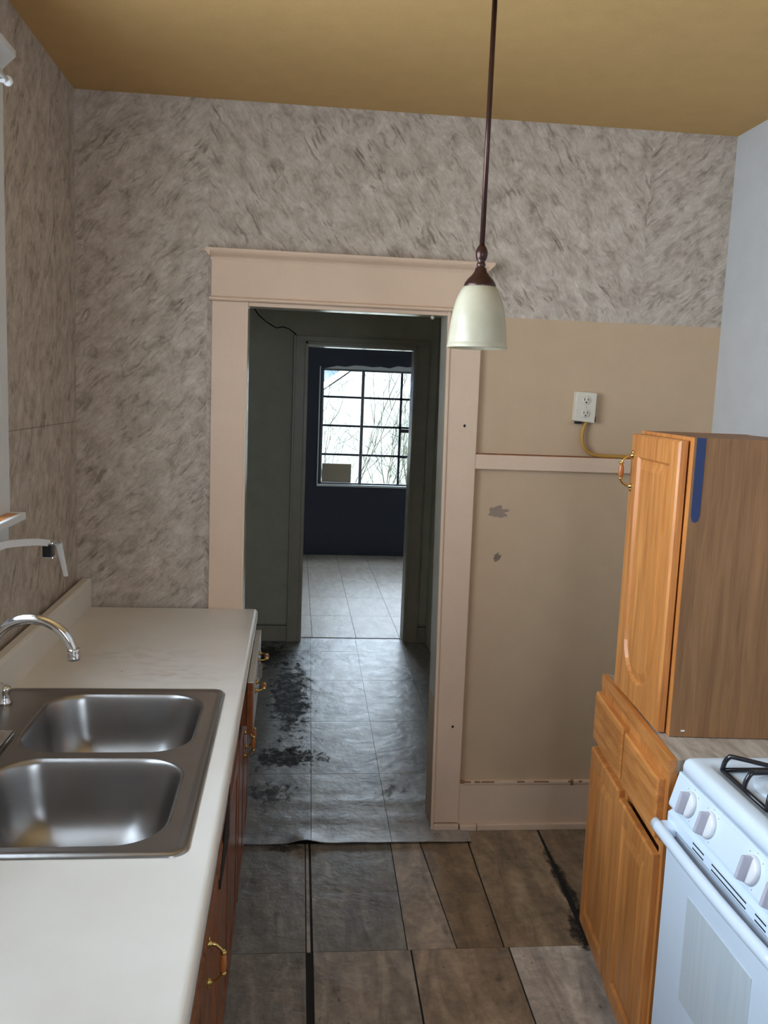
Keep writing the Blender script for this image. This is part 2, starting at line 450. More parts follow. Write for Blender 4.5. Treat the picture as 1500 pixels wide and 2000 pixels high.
# hall: 12 x 24 inch sheets, first row lapping over the kitchen tiles
Q = []
ys = [-.137, .497, 1.143, 1.805, 2.40, 2.72]
xs = [HX0, .284, .588, .897, 1.209, 1.525, HX1]
for r in range(5):
    for i in range(6):
        xa, xb = xs[i], xs[i + 1]
        y0, y1 = ys[r], ys[r + 1]
        if r == 0 and i == 5: y0 = .14
        sh = lambda x, yy: x if x in (HX0, HX1) else sloped(x, yy)
        t = T(.08 if i < 4 else .35, .72 if i < 3 else 1.0)
        Q.append(((sh(xa, y0) + .0009, y0 + .0012), (sh(xb, y0) - .0009, y0 + .0012), (sh(xb, y1) - .0009, y1 - .0012), (sh(xa, y1) + .0009, y1 - .0012), t))
def curl(x, y, i):
    z = .004
    if y < .15:
        k = max(0, 1 - (y + .137) / .16)
        z += k * k * (.006 + .006 * max(0, noise.noise((x * 6.3, 0, 3.1)) + .25)) + (.012 * k * k * math.exp(-((x - .87) / .05) ** 2))
    z += .0035 * max(0, noise.noise((x * 3, y * 3.2, 1.7)))
    z += .003 * math.exp(-((y - .22) / .035) ** 2) + .004 * math.exp(-((y - .07) / .03) ** 2) * (.5 + noise.noise((x * 4, 0, 0)))
    return z
fh = tiles('floor_hall', Q, M['tile_hall'], .003, curl, 22, (HX0, HX1, .0, 2.72))
for p in fh.data.polygons: p.use_smooth = True
tag(fh, 'dirty grey marbled vinyl tile floor of the hall, curling at its front edge', 'floor', kind='structure')
Q = []
ys = [2.72, 3.33, 3.94, 4.55, 5.16, Y3]
xs = [FX0 + .31 * i for i in range(14)]
for r in range(5):
    for a, b in zip(xs, xs[1:]):
        z0, z1 = ys[r], ys[r + 1]
        Q.append(((a + .0015, z0 + .0015), (min(b, FX1) - .0015, z0 + .0015), (min(b, FX1) - .0015, z1 - .0015), (a + .0015, z1 - .0015), T(.3, 1.0 + random.uniform(-.06, .06))))
ff = tiles('floor_far_room', Q, M['tile_far'], .003, lambda x, y, i: .008 + .004 * max(0, noise.noise((x * 2.5, y * 2.5, 9))), 8, (FX0, FX1, 2.72, Y3))
for p in ff.data.polygons: p.use_smooth = True
tag(ff, 'pale beige vinyl tile floor of the far room', 'floor', kind='structure')

# ------------------------------------------------------------------ walls and ceilings
def struct(b, name, mats, label, cat='wall'):
    return tag(b.obj(name, mats), label, cat, kind='structure')
# opening of the doorway: left .611, right 1.347 (top) .. 1.376 (floor)
DL, DRt, DRb = .611, 1.349, 1.378
b = B()
ZP = 2.042   # lower edge of the wallpaper over the tan paint
# left of the doorway (papered full height), above, right (papered above ZP)
b.box(-.12, DL, 0, JT, -.1, DZ, 0)
b.box(-.12, 1.40, 0, JT, DZ, ZC, 0)
b.hexa([(DRb, 0, -.1), (W + .12, 0, -.1), (W + .12, JT, -.1), (DRb, JT, -.1), (DRt, 0, DZ), (W + .12, 0, DZ), (W + .12, JT, DZ), (DRt, JT, DZ)], 1)
b.box(1.40, W + .12, 0, JT, DZ, ZC, 0)
struct(b, 'wall_back', [M['paper_back'], M['wall_tan']], 'kitchen wall with the doorway, marbled paper above tan paint')
# sides of that wall facing the hall
b = B()
b.box(HX0, DL - .02, JT, JT + .006, 0, ZC); b.box(DRb + .02, HX1, JT, JT + .006, 0, ZC); b.box(DL - .02, DRb + .02, JT, JT + .006, DZ + .03, ZC)
struct(b, 'wall_hall_front', M['hall_grey'], 'grey hall wall behind the kitchen doorway')
# kitchen left wall with window opening
KY0, KY1, KZ0, KZ1 = -2.62, -.955, 1.36, 2.40
b = B()
b.box(-.12, 0, KY1, 0, -.1, ZC); b.box(-.12, 0, YB, KY0, -.1, ZC)
b.box(-.12, 0, KY0, KY1, -.1, KZ0); b.box(-.12, 0, KY0, KY1, KZ1, ZC)
struct(b, 'wall_left', M['paper_left'], 'left kitchen wall in marbled wallpaper around the window')
b = B(); b.box(W, W + .12, YB, 0, -.1, ZC)
struct(b, 'wall_right', M['wall_white'], 'plain white right kitchen wall beyond the cabinets')
RX0, RX1, RZ0, RZ1 = 1.0, 1.8, 1.3, 2.15
b = B()
b.box(-.12, RX0, YB - .12, YB, -.1, ZC); b.box(RX1, W + .12, YB - .12, YB, -.1, ZC)
b.box(RX0, RX1, YB - .12, YB, -.1, RZ0); b.box(RX0, RX1, YB - .12, YB, RZ1, ZC)
struct(b, 'wall_front', M['wall_tan'], 'tan kitchen wall behind the camera')
b = B(); b.box(-.12, W + .12, YB - .12, JT, ZC, ZC + .1)
struct(b, 'ceiling', M['ceiling'], 'ochre painted kitchen ceiling', 'ceiling')
# hall
b = B(); b.box(HX0 - .1, HX0, JT, Y2, -.1, ZC)
struct(b, 'wall_hall_left', M['hall_grey'], 'left grey wall of the hall')
b = B(); b.box(HX1, HX1 + .1, JT, Y2, -.1, ZC)
struct(b, 'wall_hall_right', M['hall_grey'], 'right grey wall of the hall')
HL, HR = .858, 1.592
b = B()
b.box(HX0 - .1, HL, Y2, Y2b, -.1, ZC, 0); b.box(HR, HX1 + .1, Y2, Y2b, -.1, ZC, 0); b.box(HL, HR, Y2, Y2b, DZ + .005, ZC, 0)
# crack running down from the ceiling towards the door casing
pts = [(.49, 2.27), (.536, 2.206), (.585, 2.165), (.625, 2.142), (.655, 2.127), (.70, 2.136), (.739, 2.124), (.775, 2.098), (.806, 2.066)]
b.tube([(x, Y2 - .0005, z) for x, z in pts], [.0035 + .001 * (i % 2) for i in range(len(pts))], 5, 1)
struct(b, 'wall_hall_back', [M['hall_grey'], M['black']], 'grey hall wall with a crack beside the inner doorway')
b = B(); b.box(HX0 - .1, HX1 + .1, JT, Y2b, ZC, ZC + .1)
struct(b, 'ceiling_hall', M['hall_grey'], 'grey hall ceiling', 'ceiling')
b = B()
b.box(HX0, .775, Y2 - .018, Y2, 0, .115, 0, .003); b.box(HX0, .775, Y2 - .012, Y2, .115, .128, 0, .003)
b.box(1.675, HX1, Y2 - .018, Y2, 0, .115, 0, .003); b.box(1.675, HX1, Y2 - .012, Y2, .115, .128, 0, .003)
b.box(HX0, .775, Y2 - .0185, Y2 - .01, .114, .1175, 1); b.box(1.675, HX1, Y2 - .0185, Y2 - .01, .114, .1175, 1)
struct(b, 'baseboard_hall', [M['hall_trim'], M['black']], 'grey baseboard at the end of the hall', 'baseboard')
# far room
FW0, FW1, FZ0, FZ1 = 1.062, 2.74, .762, 1.955
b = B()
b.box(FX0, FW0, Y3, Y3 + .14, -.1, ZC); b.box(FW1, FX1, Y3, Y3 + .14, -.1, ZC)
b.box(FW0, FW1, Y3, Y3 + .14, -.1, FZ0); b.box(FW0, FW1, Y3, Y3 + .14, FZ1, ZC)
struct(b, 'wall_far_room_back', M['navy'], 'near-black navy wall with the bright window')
b = B(); b.box(FX0 - .1, FX0, Y2b, Y3, -.1, ZC)
struct(b, 'wall_far_room_left', M['wall_white'], 'left pale wall of the far room')
b = B(); b.box(FX1, FX1 + .1, Y2b, Y3, -.1, ZC)
struct(b, 'wall_far_room_right', M['wall_white'], 'right pale wall of the far room')
b = B(); b.box(FX0, HX0 - .1, Y2b - .02, Y2b, -.1, ZC); b.box(HX1 + .1, FX1, Y2b - .02, Y2b, -.1, ZC)
struct(b, 'wall_far_room_front', M['wall_white'], 'near pale wall of the far room')
b = B(); b.box(FX0 - .1, FX1 + .1, Y2b, Y3 + .1, ZC, ZC + .1)
struct(b, 'ceiling_far_room', M['white_paint'], 'white ceiling of the far room', 'ceiling')

# ------------------------------------------------------------------ doorway trim (kitchen side)
d1 = thing('door_1', (.98, 0, 0), 'cream painted doorway casing with a wide capped head board', 'doorway', kind='structure')
b = B(); b.box(.484, DL, -.024, 0, 0, 2.038, 0, .003)
b.box(DL - .008, DL + .003, -.027, -.02, 0, 2.038, 0, .002); b.obj('casing', M['trim_cream'], d1)
b = B(); b.hexa([(DRb, -.024, .03), (1.486, -.024, .03), (1.486, 0, .03), (DRb, 0, .03), (DRt, -.024, 2.038), (1.477, -.024, 2.038), (1.477, 0, 2.038), (DRt, 0, 2.038)], 0, .003)
b.hexa([(DRb - .004, -.03, 0), (DRb + .008, -.03, 0), (DRb + .008, -.018, 0), (DRb - .004, -.018, 0), (DRt - .004, -.03, 2.038), (DRt + .008, -.03, 2.038), (DRt + .008, -.018, 2.038), (DRt - .004, -.018, 2.038)], 0, .002)
# nail holes
for x, z in ((1.444, .433), (1.43, 1.62)): b.sphere((x, -.0235, z), .005, 1, (1, .4, 1.2))
b.obj('casing', [M['trim_cream'], M['black']], d1)
b = B(); b.box(.480, 1.482, -.026, 0, 2.052, 2.19, 0, .003); b.obj('head_board', M['trim_cream'], d1)
b = B(); b.extrude([(-.026, 2.038), (-.036, 2.038), (-.041, 2.042), (-.041, 2.048), (-.036, 2.052), (0, 2.052), (0, 2.038)], 0, .474, 1.488)
b.box(.60, 1.36, -.02, .0, 2.024, 2.038, 0, .002); b.obj('fillet_moulding', M['trim_cream'], d1)
prof = [(0, 2.182), (-.028, 2.182), (-.030, 2.188), (-.034, 2.193), (-.042, 2.198), (-.050, 2.204), (-.053, 2.209), (-.056, 2.209), (-.056, 2.219), (0, 2.219)]
b = B(); b.extrude(prof, 0, .478, 1.488)
# mitred returns of the cap
b.extrude([(0.478, 2.19), (.470, 2.198), (.462, 2.206), (.460, 2.209), (.460, 2.219), (.478, 2.219)], 1, -.056, -.0)
b.extrude([(1.488, 2.19), (1.496, 2.198), (1.504, 2.206), (1.508, 2.209), (1.508, 2.219), (1.488, 2.219)], 1, -.056, -.0)
b.obj('cap_moulding', M['trim_cream'], d1)
b = B()
b.box(DL - .02, DL + .001, 0, JT + .004, 0, DZ + .02); b.obj('jamb', M['jamb_lit'], d1)
b = B()
b.hexa([(DRb - .001, 0, 0), (DRb + .02, 0, 0), (DRb + .02, JT + .004, 0), (DRb - .001, JT + .004, 0), (DRt - .001, 0, DZ), (DRt + .02, 0, DZ), (DRt + .02, JT + .004, DZ), (DRt - .001, JT + .004, DZ)])
b.obj('jamb', M['hall_trim'], d1)
b = B(); b.box(DL, DRt, 0, JT + .004, DZ - .001, DZ + .02)
b.sphere((1.30, .05, DZ - .008), .008, 0); b.obj('head_jamb', M['jamb_lit'], d1)
# inner doorway hall -> far room
d2 = thing('door_2', (1.225, Y2, 0), 'grey painted inner doorway at the end of the hall', 'doorway', kind='structure')
def casing_leg(x0, x1, inner):
    b = B(); b.box(x0, x1, Y2 - .02, Y2, 0, 2.085, 0, .003)
    e = x1 if inner > 0 else x0
    b.box(e - .012, e + .012, Y2 - .028, Y2 - .015, 0, 2.05, 0, .004)
    o = x0 if inner > 0 else x1
    b.box(o - .004, o + .014 if inner > 0 else o + .004, Y2 - .032, Y2 - .01, 0, 2.085, 0, .004)
    b.obj('casing', M['hall_trim'], d2)
casing_leg(.775, HL, 1); casing_leg(HR, 1.675, -1)
b = B(); b.box(.775, 1.675, Y2 - .021, Y2, DZ + .012, 2.085, 0, .003); b.box(HL - .01, HR + .01, Y2 - .028, Y2 - .015, DZ, DZ + .022, 0, .004); b.obj('head_casing', M['hall_trim'], d2)
b = B(); b.box(HL - .001, HL + .012, Y2 - .01, Y2b + .01, 0, DZ); b.obj('jamb', M['hall_trim'], d2)
b = B(); b.box(HR - .012, HR + .001, Y2 - .01, Y2b + .01, 0, DZ); b.obj('jamb', M['hall_trim'], d2)
b = B(); b.box(HL, HR, Y2 - .01, Y2b + .01, DZ - .012, DZ + .006); b.obj('head_jamb', M['jamb_lit'], d2)

# chair rail, baseboard and shoe strip on the right of the doorway
b = B(); b.box(1.478, W, -.022, 0, 1.458, 1.514, 0, .003); b.box(1.482, W, -.014, 0, 1.513, 1.5185, 1)
struct(b, 'trim_1', [M['trim_cream'], M['oak_dark']], 'cream chair rail board right of the doorway', 'trim')
b = B(); b.box(1.484, W, -.020, 0, .022, .19, 0, .003); b.box(1.484, W, -.024, 0, .19, .2, 0, .002)
random.seed(3)
for x, l_ in ((1.50, .03), (1.545, .022), (1.575, .05), (1.72, .03), (1.79, .06), (1.93, .02), (1.975, .012), (2.03, .05)):
    b.box(x, x + l_, -.0262, -.018, .1998, .2022, 1)
b.sphere((1.495, -.02, .2), .012, 1, (1.2, .5, .6)); b.sphere((1.945, -.022, .197), .009, 1, (.8, .5, 1.4))
struct(b, 'baseboard_back', [M['trim_cream'], M['veneer']], 'cream baseboard with chipped dark top edge', 'baseboard')
b = B()
b.box(1.385, 1.487, -.034, -.0, 0, .026, 0, .003); b.box(1.492, 1.56, -.038, -.0, 0, .022, 0, .003); b.box(1.562, W, -.036, -.0, 0, .024, 0, .003)
struct(b, 'trim_2', M['trim_cream'], 'white shoe strip along the foot of the baseboard', 'trim')

# scars on the lower wall
def scar(name, x, z, w, h, seed, label):
    random.seed(seed); bb = B(); bm = bmesh.new()
    n = 26; v = []
    for i in range(n):
        a = 2 * PI * i / n; r = 1 + .55 * noise.noise((math.cos(a) * 1.9 + seed, math.sin(a) * 1.9, 0)) + random.uniform(-.12, .12)
        v.append((x + math.cos(a) * w * r, z + math.sin(a) * h * r))
    bb.extrude(v, 1, -.0012, .0005)
    return bb
b = scar('', 1.585, 1.293, .036, .022, 4, ''); b2 = scar('', 1.545, 1.27, .012, .008, 9, '')
solo(b, 'plaster_scar', plain('scar_grey', lin(150, 131, 117), .8), (1.585, 0, 1.26), 'larger grey scraped scar on the wall below the chair rail', 'wall damage')
b = scar('', 1.59, 1.115, .013, .017, 12, '')
solo(b, 'plaster_scar', plain('scar_brown', lin(126, 109, 95), .8), (1.59, 0, 1.1), 'smaller brown scraped spot on the wall, lower of the two scars', 'wall damage')

# ------------------------------------------------------------------ outlet and cable
o = thing('wall_outlet', (1.893, 0, 1.65), 'ivory double outlet on the tan wall above the chair rail', 'outlet')
b = B(); b.hexa([(1.852, -.03, 1.655), (1.932, -.03, 1.648), (1.934, 0, 1.648), (1.850, 0, 1.655), (1.855, -.03, 1.766), (1.935, -.03, 1.762), (1.937, 0, 1.762), (1.853, 0, 1.766)], 0, .003)
b.box(1.862, 1.885, -.022, 0, 1.643, 1.652, 1); b.box(1.928, 1.9385, -.02, 0, 1.652, 1.672, 1)
b.obj('cover_plate', [M['outlet'], M['black']], o)
for z in (1.734, 1.684):
    b = B()
    b.lathe([(.0165, 0), (.0165, .003), (.015, .004)], (1.894, -.0295, z), (0, -1, 0), 20, 0)
    b.box(1.885, 1.8875, -.0342, -.033, z - .002, z + .008, 1); b.box(1.899, 1.9015, -.0342, -.033, z - .001, z + .007, 1)
    b.lathe([(.003, 0), (.003, .0008)], (1.8935, -.0335, z - .0085), (0, -1, 0), 10, 1)
    b.obj('receptacle', [M['outlet'], M['black']], o)
b = B(); b.lathe([(.003, 0), (.003, .001)], (1.894, -.030, 1.709), (0, -1, 0), 10); b.obj('screw', M['chrome'], o)
b = B()
cp = [(1.905, -.016, 1.652), (1.897, -.017, 1.632), (1.891, -.018, 1.605), (1.892, -.02, 1.575), (1.905, -.02, 1.548), (1.93, -.018, 1.530), (1.965, -.013, 1.5235), (2.02, -.012, 1.5225), (2.12, -.012, 1.522), (2.25, -.012, 1.5215), (2.38, -.012, 1.5215)]
def smooth(pts, k=6):
    P = [Vector(p) for p in pts]; out = []
    for i in range(len(P) - 1):
        p0, p1, p2, p3 = P[max(i - 1, 0)], P[i], P[i + 1], P[min(i + 2, len(P) - 1)]
        for j in range(k):
            t = j / k
            out.append(.5 * ((2 * p1) + (p2 - p0) * t + (2 * p0 - 5 * p1 + 4 * p2 - p3) * t * t + (3 * p1 - p0 - 3 * p2 + p3) * t ** 3))
    out.append(P[-1]); return out
b.tube(smooth(cp), .0068, 8)
solo(b, 'electric_cable', M['cable'], (1.905, 0, 1.52), 'yellow electric cable curling from the outlet along the chair rail', 'cable')

# ------------------------------------------------------------------ pendant lamp
px, py = 1.223, -1.2
o = thing('pendant_lamp', (px, py, ZC), 'bronze rod pendant lamp with a frosted bell shade hanging from the ceiling', 'lamp')
b = B(); b.lathe([(.002, ZC), (.062, ZC), (.062, ZC - .006), (.055, ZC - .016), (.03, ZC - .026), (.012, ZC - .034), (.006, ZC - .036)][::-1], (px, py, 0), n=28); b.obj('canopy', M['bronze'], o)
b = B(); b.lathe([(.0062, 2.07), (.0062, ZC - .03)], (px, py, 0), n=14); b.obj('rod', M['bronze'], o)
b = B()
z0 = 1.847
b.lathe([(.008, z0 + .24), (.0125, z0 + .232), (.0145, z0 + .224), (.0145, z0 + .217), (.012, z0 + .208), (.008, z0 + .202), (.0105, z0 + .198), (.011, z0 + .194), (.0085, z0 + .190), (.0125, z0 + .188), (.0135, z0 + .184), (.016, z0 + .178), (.022, z0 + .170), (.031, z0 + .161), (.037, z0 + .152), (.0385, z0 + .146), (.037, z0 + .141), (.034, z0 + .140), (.032, z0 + .148), (.002, z0 + .150)], (px, py, 0), n=32)
b.obj('shade_holder', M['bronze'], o)
outp = [(.035, .147), (.041, .141), (.046, .133), (.0515, .122), (.0565, .108), (.061, .09), (.0645, .07), (.0675, .048), (.0695, .028), (.0708, .014), (.0706, .011), (.0718, .0095), (.0728, .004), (.0732, 0)]
inp = [(r - .0035, h) for r, h in reversed(outp)]; inp[0] = (.0715, -.0004)
b = B(); b.lathe([(r, z0 + h) for r, h in outp + inp], (px, py, 0), n=48, closed=True); b.obj('lamp_shade', M['shade'], o)
b = B(); b.lathe([(.014, z0 + .145), (.014, z0 + .10), (.011, z0 + .098)][::-1], (px, py, 0), n=16); b.obj('lamp_socket', M['white_plastic'], o)

# ------------------------------------------------------------------ cabinet parts
def rr(u0, u1, v0, v1, ins, arch=0, n=14):
    """inset panel outline, counter-clockwise; arch > 0 makes the lower end a half ellipse of that height"""
    a0, a1, t = u0 + ins, u1 - ins, v1 - ins
    if not arch: return [(a0, v0 + ins), (a1, v0 + ins), (a1, t), (a0, t)]
    cu, cv = (a0 + a1) / 2, v0 + arch
    A, Bv = (a1 - a0) / 2, arch - ins
    return [(cu + A * math.cos(PI + PI * i / n), cv + Bv * math.sin(PI + PI * i / n)) for i in range(n + 1)] + [(a1, t), (a0, t)]
def door_bm(bb, w, h, t, M4, frame=.055, arch=0, mi=0, mig=0, raised=True):
    """door in local (u, n, v): u 0..w, v 0..h, outward n 0..t"""
    b = bmesh.new()
    def ring(pts, n): return [b.verts.new((u, n, v)) for u, v in pts]
    def loop_edges(r):
        return [b.edges.get((r[i], r[(i + 1) % len(r)])) or b.edges.new((r[i], r[(i + 1) % len(r)])) for i in range(len(r))]
    def bridge(r1, r2, mat=0):
        for i in range(len(r1)):
            f = b.faces.new((r1[i], r1[(i + 1) % len(r1)], r2[(i + 1) % len(r2)], r2[i])); f.material_index = mat
    e = .005
    sq = [(0, 0), (w, 0), (w, h), (0, h)]; sqi = [(e, e), (w - e, e), (w - e, h - e), (e, h - e)]
    back = ring(sq, 0); side = ring(sq, t - e); o1 = ring(sqi, t)
    b.faces.new(list(reversed(back))); bridge(back, side); bridge(side, o1)
    if raised:
        f0, f1 = frame, w - frame; g0, g1 = frame, h - frame
        A = ring(rr(f0, f1, g0, g1, 0, arch), t)
        r2 = ring(rr(f0, f1, g0, g1, .007, arch), t - .008)
        r3 = ring(rr(f0, f1, g0, g1, .012, arch), t - .008)
        r4 = ring(rr(f0, f1, g0, g1, .034, arch), t - .002)
        bmesh.ops.triangle_fill(b, edges=loop_edges(o1) + loop_edges(A), use_beauty=True)
        bridge(A, r2); bridge(r2, r3); bridge(r3, r4)
        b.faces.new(r4)
    else:
        o2 = ring([(.018, .018), (w - .018, .018), (w - .018, h - .018), (.018, h - .018)], t + .0015)
        bridge(o1, o2); b.faces.new(o2)
    bb._merge(b, mi, M4)
def pull_bm(bb, M4, L=.082, out=.03, mb=0, mg=1):
    """bail pull along local v, centred at origin, projecting along n; brass ends with a wooden grip"""
    for s in (-1, 1):
        bb.lathe([(.0085, 0), (.0085, .002), (.006, .005), (.0035, .009)], (0, 0, s * L / 2), (0, 1, 0), 14, mb, M4=M4)
        bb.sphere((0, .002, s * (L / 2 + .008)), .0045, mb, (1, .6, 1.6), M4=M4)
        bb.tube(smooth([(0, .004, s * L / 2), (0, .014, s * (L / 2 - .002)), (0, out - .004, s * (L / 2 - .013)), (0, out, s * .020)], 5), [.0032] * 15 + [.0042], 8, mb, M4=M4)
        bb.lathe([(.0045, 0), (.0066, .002), (.0066, .005), (.005, .007)], (0, out, s * .0185), (0, 0, s), 12, mb, M4=M4)
    bb.lathe([(.0045, -.019), (.0066, -.013), (.0078, -.004), (.0078, .004), (.0066, .013), (.0045, .019)], (0, out, 0), (0, 0, 1), 14, mg, M4=M4)
PM = [M['brass'], M['grip']]

# ------------------------------------------------------------------ left run: base cabinets, worktop, sink, tap
CX = .628          # face of the cabinets
TZ = .90
def left_cab(y0, y1, label, build):
    o = thing('base_cabinet', (.35, (y0 + y1) / 2, 0), label, 'cabinet', 'red-brown base cabinets under the cream worktop')
    b = B()
    # carcass as panels so that gaps read dark
    b.box(.05, CX - .02, y0 + .001, y0 + .018, .0, .858 if y0 < -2 else .70, 0); b.box(.05, CX - .02, y1 - .018, y1 - .001, .0, .858 if y1 > -.1 or y1 < -2 else .70, 0)
    b.box(.05, .06, y0 + .018, y1 - .018, .1, .858, 0); b.box(.05, CX - .02, y0 + .018, y1 - .018, .1, .115, 0)
    b.obj('carcass', M['oak_dark'], o)
    b = B()
    st = .035
    b.box(CX - .02, CX, y0 + .001, y0 + st, .1, .858, 0, .001); b.box(CX - .02, CX, y1 - st, y1 - .001, .1, .858, 0, .001)
    b.box(CX - .0195, CX - .0003, y0 + st, y1 - st, .84, .858, 0); b.box(CX - .0195, CX - .0003, y0 + st, y1 - st, .1, .13, 0); b.box(CX - .0195, CX - .0003, y0 + st, y1 - st, .655, .685, 0)
    b.obj('face_frame', M['oak_dark'], o)
    b = B(); b.box(CX - .075, CX - .06, y0 + .018, y1 - .018, 0, .1, 0); b.obj('toe_kick', M['black'], o)
    build(o)
    return o
def LM(y, x=CX, z=0): return basis((x, y, z), (0, -1, 0), (1, 0, 0), (0, 0, 1))   # u runs towards the camera (-Y), n = +X
def add_door(o, y_far, w, z, h, pull=None, mat='oak_dark'):
    b = B(); door_bm(b, w, h, .02, LM(y_far, CX + .001, z)); d = b.obj('door', M[mat], o)
    if pull:
        b = B(); pull_bm(b, LM(y_far - pull[0], CX + .021, pull[1])); b.obj('handle', PM, d)
    return d
def unitA(o):
    # one wide worn drawer, standing a little open, over two doors
    x0 = .668
    b = B(); door_bm(b, .60, .165, .017, LM(-.085, x0, .668), raised=False, mi=0)
    b.box(x0 + .016, x0 + .0195, -.675, -.095, .672, .832, 1, .001)
    b.box(x0 + .0, x0 + .0185, -.683, -.087, .8325, .8355, 2)
    # flakes of veneer hanging off
    dr = b.obj('drawer', [M['oak_dark_h'], M['grey_sheen'], M['white_plastic']], o)
    b = B(); b.box(.12, x0, -.67, -.66, .69, .80); b.box(.12, x0, -.11, -.10, .69, .80); b.box(.12, x0, -.66, -.11, .69, .70)
    b.obj('drawer_box', M['oak_dark'], dr)
    for yy, zz in ((-.29, .795), (-.545, .775)):
        mh = basis((x0 + .0195, yy, zz), (0, 0, -1), (1, 0, 0), (0, -1, 0))
        b = B(); pull_bm(b, mh, out=.027); b.obj('handle', PM, dr)
    b = B()
    random.seed(11)
    for i in range(5):
        yy = -.31 - i * .012; zz = .775 - i * .006
        b.hexa([(x0 + .0195, yy, zz), (x0 + .034, yy - .004, zz - .004), (x0 + .032, yy - .018, zz - .008), (x0 + .0195, yy - .014, zz - .002), (x0 + .0195, yy, zz + .004), (x0 + .033, yy - .003, zz + .003), (x0 + .031, yy - .017, zz - .003), (x0 + .0195, yy - .014, zz + .004)], 0)
    b.obj('peeling_veneer', M['grey_sheen'], dr)
    add_door(o, -.085, .296, .105, .54, (.262, .53)); add_door(o, -.391, .296, .105, .54, (.034, .53))
left_cab(-.72, -.03, 'base cabinet nearest the doorway, with the worn drawer in painted grey sheen standing open', unitA)
def unitB(o):
    b = B(); door_bm(b, .69, .165, .02, LM(-.74, CX + .001, .69), raised=False); b.obj('false_front', M['oak_dark_h'], o)
    add_door(o, -.74, .342, .105, .55, None); 
    b = B(); door_bm(b, .342, .56, .02, LM(-1.09, CX + .001, .105)); d = b.obj('door', M['oak_dark'], o)
    # black slab painting the shade inside the break between false front and door
    b = B(); b.hexa([(CX + .019, -1.16, .585), (CX + .0235, -1.16, .585), (CX + .0235, -1.43, .600), (CX + .019, -1.43, .600), (CX + .019, -1.16, .735), (CX + .0235, -1.16, .735), (CX + .0235, -1.43, .622), (CX + .019, -1.43, .622)], 0, .001)
    b.obj('break_shade', M['black'], o)
left_cab(-1.455, -.722, 'base cabinet under the far sink bowl, with a broken dark gap in front', unitB)
def unitC(o):
    b = B(); door_bm(b, .56, .165, .02, LM(-1.475, CX + .001, .69), raised=False); b.obj('drawer', M['oak_h_dark'] if 'oak_h_dark' in M else M['oak_dark_h'], o)
    add_door(o, -1.475, .278, .105, .56, (.225, .607)); add_door(o, -1.757, .278, .105, .56, None)
left_cab(-2.055, -1.457, 'base cabinet with a brass pull, under the near end of the sink', unitC)
def unitD(o):
    b = B(); door_bm(b, .50, .165, .02, LM(-2.075, CX + .001, .69), raised=False); b.obj('drawer', M['oak_dark_h'], o)
    b = B(); door_bm(b, .50, .165, .02, LM(-2.595, CX + .001, .69), raised=False); b.obj('drawer', M['oak_dark_h'], o)
    add_door(o, -2.075, .50, .105, .56, None); add_door(o, -2.595, .50, .105, .56, None)
left_cab(-3.12, -2.057, 'base cabinet nearest the camera, under the plain end of the worktop', unitD)

# worktop with a hole for the sink
def worktop():
    o = thing('worktop', (.35, -1.58, .862), 'cream laminate worktop with low backsplash along the left wall', 'worktop')
    b = bmesh.new()
    x0, x1, y0, y1 = .05, .655, -3.15, -.027
    hx0, hx1, hy0, hy1 = .045 + .02, .602, -1.806, -.962
    for z, flip in ((TZ, False),):
        ov = [b.verts.new(p) for p in ((x0, y0, z), (x1, y0, z), (x1, y1, z), (x0, y1, z))]
        hv = [b.verts.new(p) for p in ((hx0, hy0, z), (hx1, hy0, z), (hx1, hy1, z), (hx0, hy1, z))]
        for i in range(4):
            b.faces.new((ov[i], ov[(i + 1) % 4], hv[(i + 1) % 4], hv[i]))
        low = [b.verts.new(v.co - Vector((0, 0, .038))) for v in hv]; lo2 = [b.verts.new(v.co - Vector((0, 0, .038))) for v in ov]
        for i in range(4):
            b.faces.new((hv[i], hv[(i + 1) % 4], low[(i + 1) % 4], low[i]))
            b.faces.new((lo2[i], lo2[(i + 1) % 4], low[(i + 1) % 4], low[i]))
        b.faces.new((ov[0], ov[1], lo2[1], lo2[0])); b.faces.new((ov[2], ov[3], lo2[3], lo2[2])); b.faces.new((ov[3], ov[0], lo2[0], lo2[3]))
    bb = B(); bb._merge(b, 0)
    # rounded front edge
    r = .015; pr = [(x1, TZ)]
    for i in range(9):
        a = PI / 2 - PI / 2 * i / 8; pr.append((x1 + r * math.cos(a), TZ - r + r * math.sin(a)))
    pr += [(x1 + r, TZ - .034), (x1 + r - .004, TZ - .038), (x1, TZ - .038)]
    bb.extrude(pr, 1, y0, y1)
    bb.obj('countertop', M['laminate'], o)
    b = B()
    b.extrude([(.016, TZ - .038), (.052, TZ - .038), (.052, TZ + .094), (.050, TZ + .1), (.044, TZ + .104), (.022, TZ + .104), (.016, TZ + .1)], 1, y0, y1 + .022)
    b.obj('backsplash', M['laminate'], o)
worktop()

